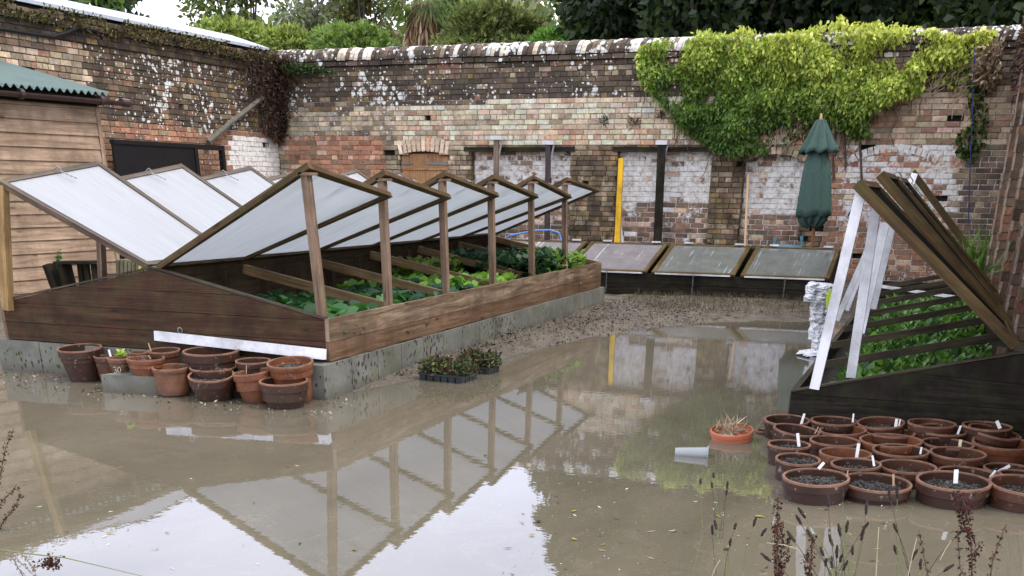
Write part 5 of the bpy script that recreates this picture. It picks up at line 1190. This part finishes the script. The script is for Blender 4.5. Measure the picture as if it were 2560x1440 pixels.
# far wood: one mass behind the single trees
nW = 42000; uu = RNG.uniform(-48, 14, nW); vv = RNG.uniform(42, 52, nW)
hh = np.array([7.75+.7*noise.noise(Vector((u*.35, 1, 3)))+.5*noise.noise(Vector((u*1.1, 4, 3)))+(2.4 if u > -13 else 0) for u in uu])
hh = hh-np.array([1.2 if (at(372, 47) < u*47/v < at(505, 47) or at(925, 47) < u*47/v < at(1000, 47)) else 0 for u, v in zip(uu, vv)])
zz = hh*RNG.uniform(0.35, 1.0, nW)**.7; P = np.stack([uu, vv, zz], 1)
tag(quads('far_wood', leaves(P, .42, (0, -.5, -.2), .9, .6), mixc([(.15, .20, .08), (.11, .16, .06), (.19, .23, .10), (.22, .20, .10)], nW), LEAF), 'hazy green wood far behind the walled garden', 'woodland', kind='stuff')
# palm
px_ = at(1057, 31); t = thing('palm_tree', (px_, 31, 0), 'shaggy palm with a skirt of dead brown fronds behind the wall', 'palm', None)
q = MB(); q.tube([(px_, 31, -.1), (px_, 31, 3), (px_, 31, 5.65)], .22, 10); q.build('trunk', BARK, t)
n = 2600; a = RNG.uniform(0, 2*np.pi, n); z = RNG.uniform(3.6, 6.0, n); r = .20+.24*np.sin(np.clip((6.0-z)/1.1, 0, 1)*1.7)+RNG.normal(size=n)*.03
P = np.stack([px_+r*np.cos(a), 31+r*np.sin(a), z], 1); quads('dead_skirt', leaves(P, .5, (0, 0, -1.), .16, .12), mixc([(.46, .31, .19), (.34, .22, .13), (.16, .10, .07), (.55, .40, .26)], n), DRY, t)
V = []
for k in range(34):
    a = random.uniform(0, 2*math.pi); el = random.uniform(-.5, 1.3); d = Vector((math.cos(a)*math.cos(el), math.sin(a)*math.cos(el), math.sin(el))); h0 = Vector((px_, 31, 6.05)); hub = h0+d*.62
    s = d.cross(Vector((0, 0, 1))).normalized(); u = s.cross(d)
    for j in range(22):
        b = -1.35+2.7*j/21; dd = (d*math.cos(b)+s*math.sin(b)*.95+u*.12*math.cos(j*2)).normalized(); l = .85*random.uniform(.85, 1.05); e = hub+dd*l+Vector((0, 0, -.22 if el < .6 else -.12)); w = dd.cross(u).normalized()*.028
        m_ = hub+dd*l*.5; V.append([list(hub), list(m_+w), list(e), list(m_-w)])
    V.append([list(h0), list(h0+s*.02), list(hub+s*.02), list(hub)])
V = np.array(V); quads('fronds', V, mixc([(.10, .16, .06), (.16, .22, .09), (.2, .24, .1)], len(V)), LEAF, t)

# ------------------------------------------------------------------ ground litter, weeds, foreground stems
def scatter(name, label, polyuv, n, ln, cols, asp, zoff=0, tip=(0, 0, .1), spread=1., mat=None, cat='litter'):
    b = poly_pts(polyuv, n); P = np.array([(x, y, max(ground_h(x, y), -.002)+zoff+random.uniform(0, .012)) for x, y in b])
    o = quads(name, leaves(P, ln, tip, spread, asp), mixc(cols, n), mat or DRY); return tag(o, label, cat, kind='stuff')
scatter('leaf_litter', 'dark stones and leaf litter along the concrete base', [(-4.2, 7.9), (-4.0, 8.6), (-3.8, 10), (-3.4, 11.6), (-2.9, 12.6), (-2.4, 13.6), (-3.4, 15.4), (-4.2, 14.8)], 2000, .026, [(.06, .048, .036), (.11, .09, .07), (.18, .16, .135), (.025, .018, .014), (.09, .06, .04)], .7)
scatter('dry_weeds', 'brown stubbly dead weeds in front of the back frame', [(-4.0, 14.9), (-3.2, 13.9), (-1.5, 14.5), (-.9, 14.8), (-.9, 16.15), (-4.1, 16.15)], 3600, .085, [(.11, .08, .052), (.075, .055, .038), (.16, .13, .09), (.07, .075, .035)], .06, tip=(0, 0, 1.), spread=.5, cat='weeds')
scatter('leaf_litter', 'muddy litter scattered around the heap of pots', [(-7.4, 6.6), (-4.0, 6.5), (-3.6, 7.2), (-4.1, 7.5), (-7.4, 7.2)], 420, .03, [(.10, .08, .06), (.3, .27, .22), (.06, .045, .03)], .5)
q = MB()
for k in range(300):
    x, y = poly_pts([(-4.15, 8.2), (-3.8, 9.5), (-3.5, 11.4), (-2.9, 12.8), (-2.2, 13.9), (-2.0, 14.6), (-4.15, 14.6)], 1)[0]; r = random.uniform(.008, .022); z = max(ground_h(x, y), -.01)
    pts = [Vector((x, y, z))+Vector((random.gauss(0, 1), random.gauss(0, 1), abs(random.gauss(0, .6))))*r for _ in range(4)]
    cg_ = pick([((.09, .08, .07), 3), ((.15, .14, .13), 1), ((.045, .035, .028), 3)])
    q.face([pts[0], pts[1], pts[2]], None, cg_); q.face([pts[0], pts[2], pts[3]], None, cg_); q.face([pts[0], pts[3], pts[1]], None, cg_)
tag(q.build('gravel', DRY), 'wet gravel beside the concrete base', 'gravel', kind='stuff')
# floating bits
b = [az(x, y, .003) for x, y in [(random.uniform(1250, 2250), random.uniform(1190, 1440)) for _ in range(230)]+[(random.uniform(0, 1250), random.uniform(1040, 1430)) for _ in range(26)]+[(random.uniform(60, 420), random.uniform(1260, 1380)) for _ in range(26)]]
P = np.array([tuple(x) for x in b]); tag(quads('floating_debris', leaves(P, RNG.uniform(.01, .06, len(P)), None, 1, .2)*np.array([1, 1, .04])+np.array([0, 0, .004]), mixc([(.05, .035, .025), (.35, .3, .22), (.6, .6, .6), (.1, .07, .05)], len(P)), DRY), 'straws, seeds and specks floating on the muddy water', 'debris', kind='stuff')

b = [az(random.uniform(1300, 2300), random.uniform(1230, 1430), .004) for _ in range(16)]+[az(random.uniform(100, 1300), random.uniform(1060, 1400), .004) for _ in range(8)]
P = np.array([tuple(x) for x in b]); tag(quads('fallen_leaves', leaves(P, .05, None, 1, .55)*np.array([1, 1, .05])+np.array([0, 0, .006]), mixc([(.12, .07, .03), (.25, .2, .05), (.06, .04, .02)], len(P)), DRY), 'fallen brown and yellow leaves floating on the flood', 'leaves', kind='stuff')
STEM = m_plain('brown_stem', (.075, .055, .032), .7, .3, 20); STEMG = m_plain('green_stem', (.13, .16, .05), .6, .2, 20); SEED = m_plain('dark_seed_head', (.022, .014, .011), .85, .4, 60, .6); SEEDR = m_plain('red_brown_seed', (.075, .025, .02), .8, .4, 60)
def plantain(t, base, hx, hy, v, L_=.045, thin=False):
    tp_ = ay(hx, hy, v); q = MB(); b = Vector(base); mid = lerp(b, tp_, .55)+Vector((random.uniform(-.03, .03), 0, .02)); pts = [b, mid, tp_]
    pts = [lerp(lerp(pts[0], pts[1], s), lerp(pts[1], pts[2], s), s) for s in [i/6 for i in range(7)]]
    q.tube(pts, .0022, 4, r1=.0014); q.build('stem', STEM if random.random() < .6 else STEMG, t)
    d = (pts[-1]-pts[-2]).normalized(); q = MB(); n = 7
    rings = []; e1 = d.orthogonal().normalized(); e2 = d.cross(e1)
    w = (.0035 if thin else .006)
    prof = [(w*math.sin(math.pi*(.12+.8*i/n))**.6, L_*i/n) for i in range(n+1)]
    for i in range(n):
        for j in range(6):
            P_ = lambda i, j: tp_+d*(prof[i][1]-.01)+(e1*math.cos(j*math.pi/3)+e2*math.sin(j*math.pi/3))*prof[i][0]*(1+.25*math.sin(i*5+j*3))
            q.face([P_(i, j), P_(i, j+1), P_(i+1, j+1), P_(i+1, j)])
    q.build('seed_head', SEED, t)
def clump(label, bx, heads, v=4.0, L_=.045):
    base = ay(bx, 1520, v); t = thing('plantain', tuple(base), label, 'plantain', 'seeding plantain stems in the foreground')
    for (x, y) in heads: plantain(t, base+Vector((random.gauss(0, .03), random.gauss(0, .02), 0)), x, y, v+random.uniform(-.08, .08), L_*random.uniform(.8, 1.2))
clump('sparse plantain clump standing alone in the water below the plastic pot', 1830, [(1790, 1318), (1781, 1330), (1825, 1360), (1837, 1318), (1906, 1335), (1885, 1310)], 4.3, .035)
clump('dense plantain clump in front of the reflected white props', 2120, [(2010, 1290), (2000, 1305), (2030, 1345), (2071, 1262), (2106, 1246), (2165, 1280), (2116, 1325), (2100, 1335), (2158, 1325), (2154, 1345), (2131, 1381), (2080, 1360)], 4.0)
clump('low tangled plantain heads at the bottom edge', 2085, [(2057, 1384), (2092, 1389), (2101, 1400), (2080, 1415), (1984, 1350), (1923, 1400), (2064, 1410), (2110, 1420)], 3.9)
clump('plantain stems right of the dense clump', 2260, [(2243, 1240), (2226, 1245), (2241, 1325), (2240, 1380), (2281, 1395), (2301, 1418), (2364, 1425), (2392, 1340)], 4.1)
clump('slender plantain stalks rising through the climber reflection', 1800, [(1751, 1206), (1784, 1190), (1780, 1215), (1818, 1216), (1816, 1232)], 4.9, .03)
def dock(label, pts, v, side=(), name='dock', dens=1., r=.010, mat=None):
    P3 = [ay(x, y, v) for x, y in pts]; t = thing(name, tuple(P3[0]), label, 'dock', 'dead dock stems in the foreground')
    q = MB(); q.tube(P3, .0035, 5, r1=.0015)
    lines = [P3]
    for s in side: l = [ay(x, y, v+.02) for x, y in s]; q.tube(l, .002, 4, r1=.001); lines.append(l)
    q.build('stem', STEM, t); S_ = []
    for l in lines:
        for a, b in zip(l, l[1:]):
            d = (b-a); n = max(1, int(d.length/.011*dens))
            for i in range(n):
                c = lerp(a, b, (i+random.random()*.5)/n)
                for _ in range(8): S_.append((c.x+random.gauss(0, r*.55), c.y+random.gauss(0, r*.55), c.z+random.gauss(0, .0022)))
    P = np.array(S_); quads('seeds', leaves(P, .011, None, 1, .8), mixc([(.06, .02, .016), (.10, .035, .026), (.03, .014, .011)], len(P)), mat or DRY, t)
dock('tall dark dock spike at the left of the foreground tangle', [(1944, 1470), (1943, 1380), (1945, 1300), (1944, 1246)], 4.0, [[(1944, 1440), (1937, 1380), (1936, 1305)], [(1945, 1440), (1956, 1370), (1955, 1305)], [(1946, 1440), (1970, 1390), (1974, 1335)]])
dock('short bushy dock spike right of the tall one', [(2020, 1470), (2028, 1400), (2034, 1335)], 3.95, [[(2020, 1450), (2012, 1410), (2022, 1370)]])
dock('large branching red brown dock in front of the front pans', [(2430, 1480), (2430, 1400), (2425, 1320), (2412, 1260), (2395, 1225)], 4.1, [[(2427, 1350), (2410, 1310), (2397, 1260), (2385, 1225)], [(2418, 1290), (2432, 1250), (2446, 1225)], [(2430, 1400), (2445, 1375), (2452, 1350)], [(2428, 1330), (2405, 1330), (2400, 1290), (2392, 1255)]], r=.014)
dock('small drooping dock stem with whorls, left of the large dock', [(2335, 1480), (2318, 1430), (2308, 1380), (2297, 1325)], 4.0, dens=.4)
dock('dock stem with spaced whorls at the right foreground', [(2470, 1480), (2482, 1400), (2500, 1350), (2516, 1310)], 4.05, dens=.45)
dock('thin dock sprig between the two right dock stems', [(2440, 1480), (2400, 1420), (2398, 1380), (2392, 1330), (2360, 1325)], 4.0, dens=.4)
dock('beaded dock stem curving in at the left edge', [(-12, 1260), (2, 1180), (14, 1120), (34, 1072)], 3.8, dens=.55)
dock('pair of beaded dock stems at the left edge, lower down', [(-20, 1345), (8, 1305), (35, 1270), (52, 1240), (45, 1215)], 3.7, [[(-20, 1290), (5, 1255), (35, 1222), (42, 1210)]], dens=.55)
q = MB(); q.tube([ay(x, y, 3.0) for x, y in ((-40, 1368), (60, 1383), (160, 1394), (250, 1415), (380, 1446))], .0035, 5, r1=.0012); t = thing('bent_stalk', tuple(ay(100, 1390, 3.0)), 'bent green stalk with a brown seed cluster across the bottom left', 'stalk'); q.build('stem', STEMG, t)
P = np.array([tuple(ay(127+random.gauss(0, 14), 1407+random.gauss(0, 7)-(.0), 3.0)) for _ in range(170)]); quads('seed_cluster', leaves(P, .014, None, 1, .7), mixc([(.05, .02, .013), (.09, .04, .025)], 170), DRY, t)
for i, (x0, y0, x1, y1) in enumerate(((1918, 1357, 2000, 1375), (2190, 1440, 2197, 1318), (2350, 1400, 2378, 1352), (2270, 1440, 2292, 1345), (1780, 1440, 1800, 1400))):
    q = MB(); q.tube([ay(x0, y0, 4.0), ay((x0+x1)/2, (y0+y1)/2-4, 4.0), ay(x1, y1, 4.0)], .002, 4); 
    if i == 1: q.tube([ay(2190, 1440, 4.0), ay(2188, 1500, 4.0)], .002, 4)
    tag(q.build('straw', m_plain('pale_straw', (.42, .36, .24), .7)), ['pale straw bent over the left foreground stems', 'upright pale straw in the middle of the right foreground', 'slanting pale straw below the thick label pan', 'thin pale straw left of the drooping dock', 'short pale straw at the bottom centre'][i], 'straw')
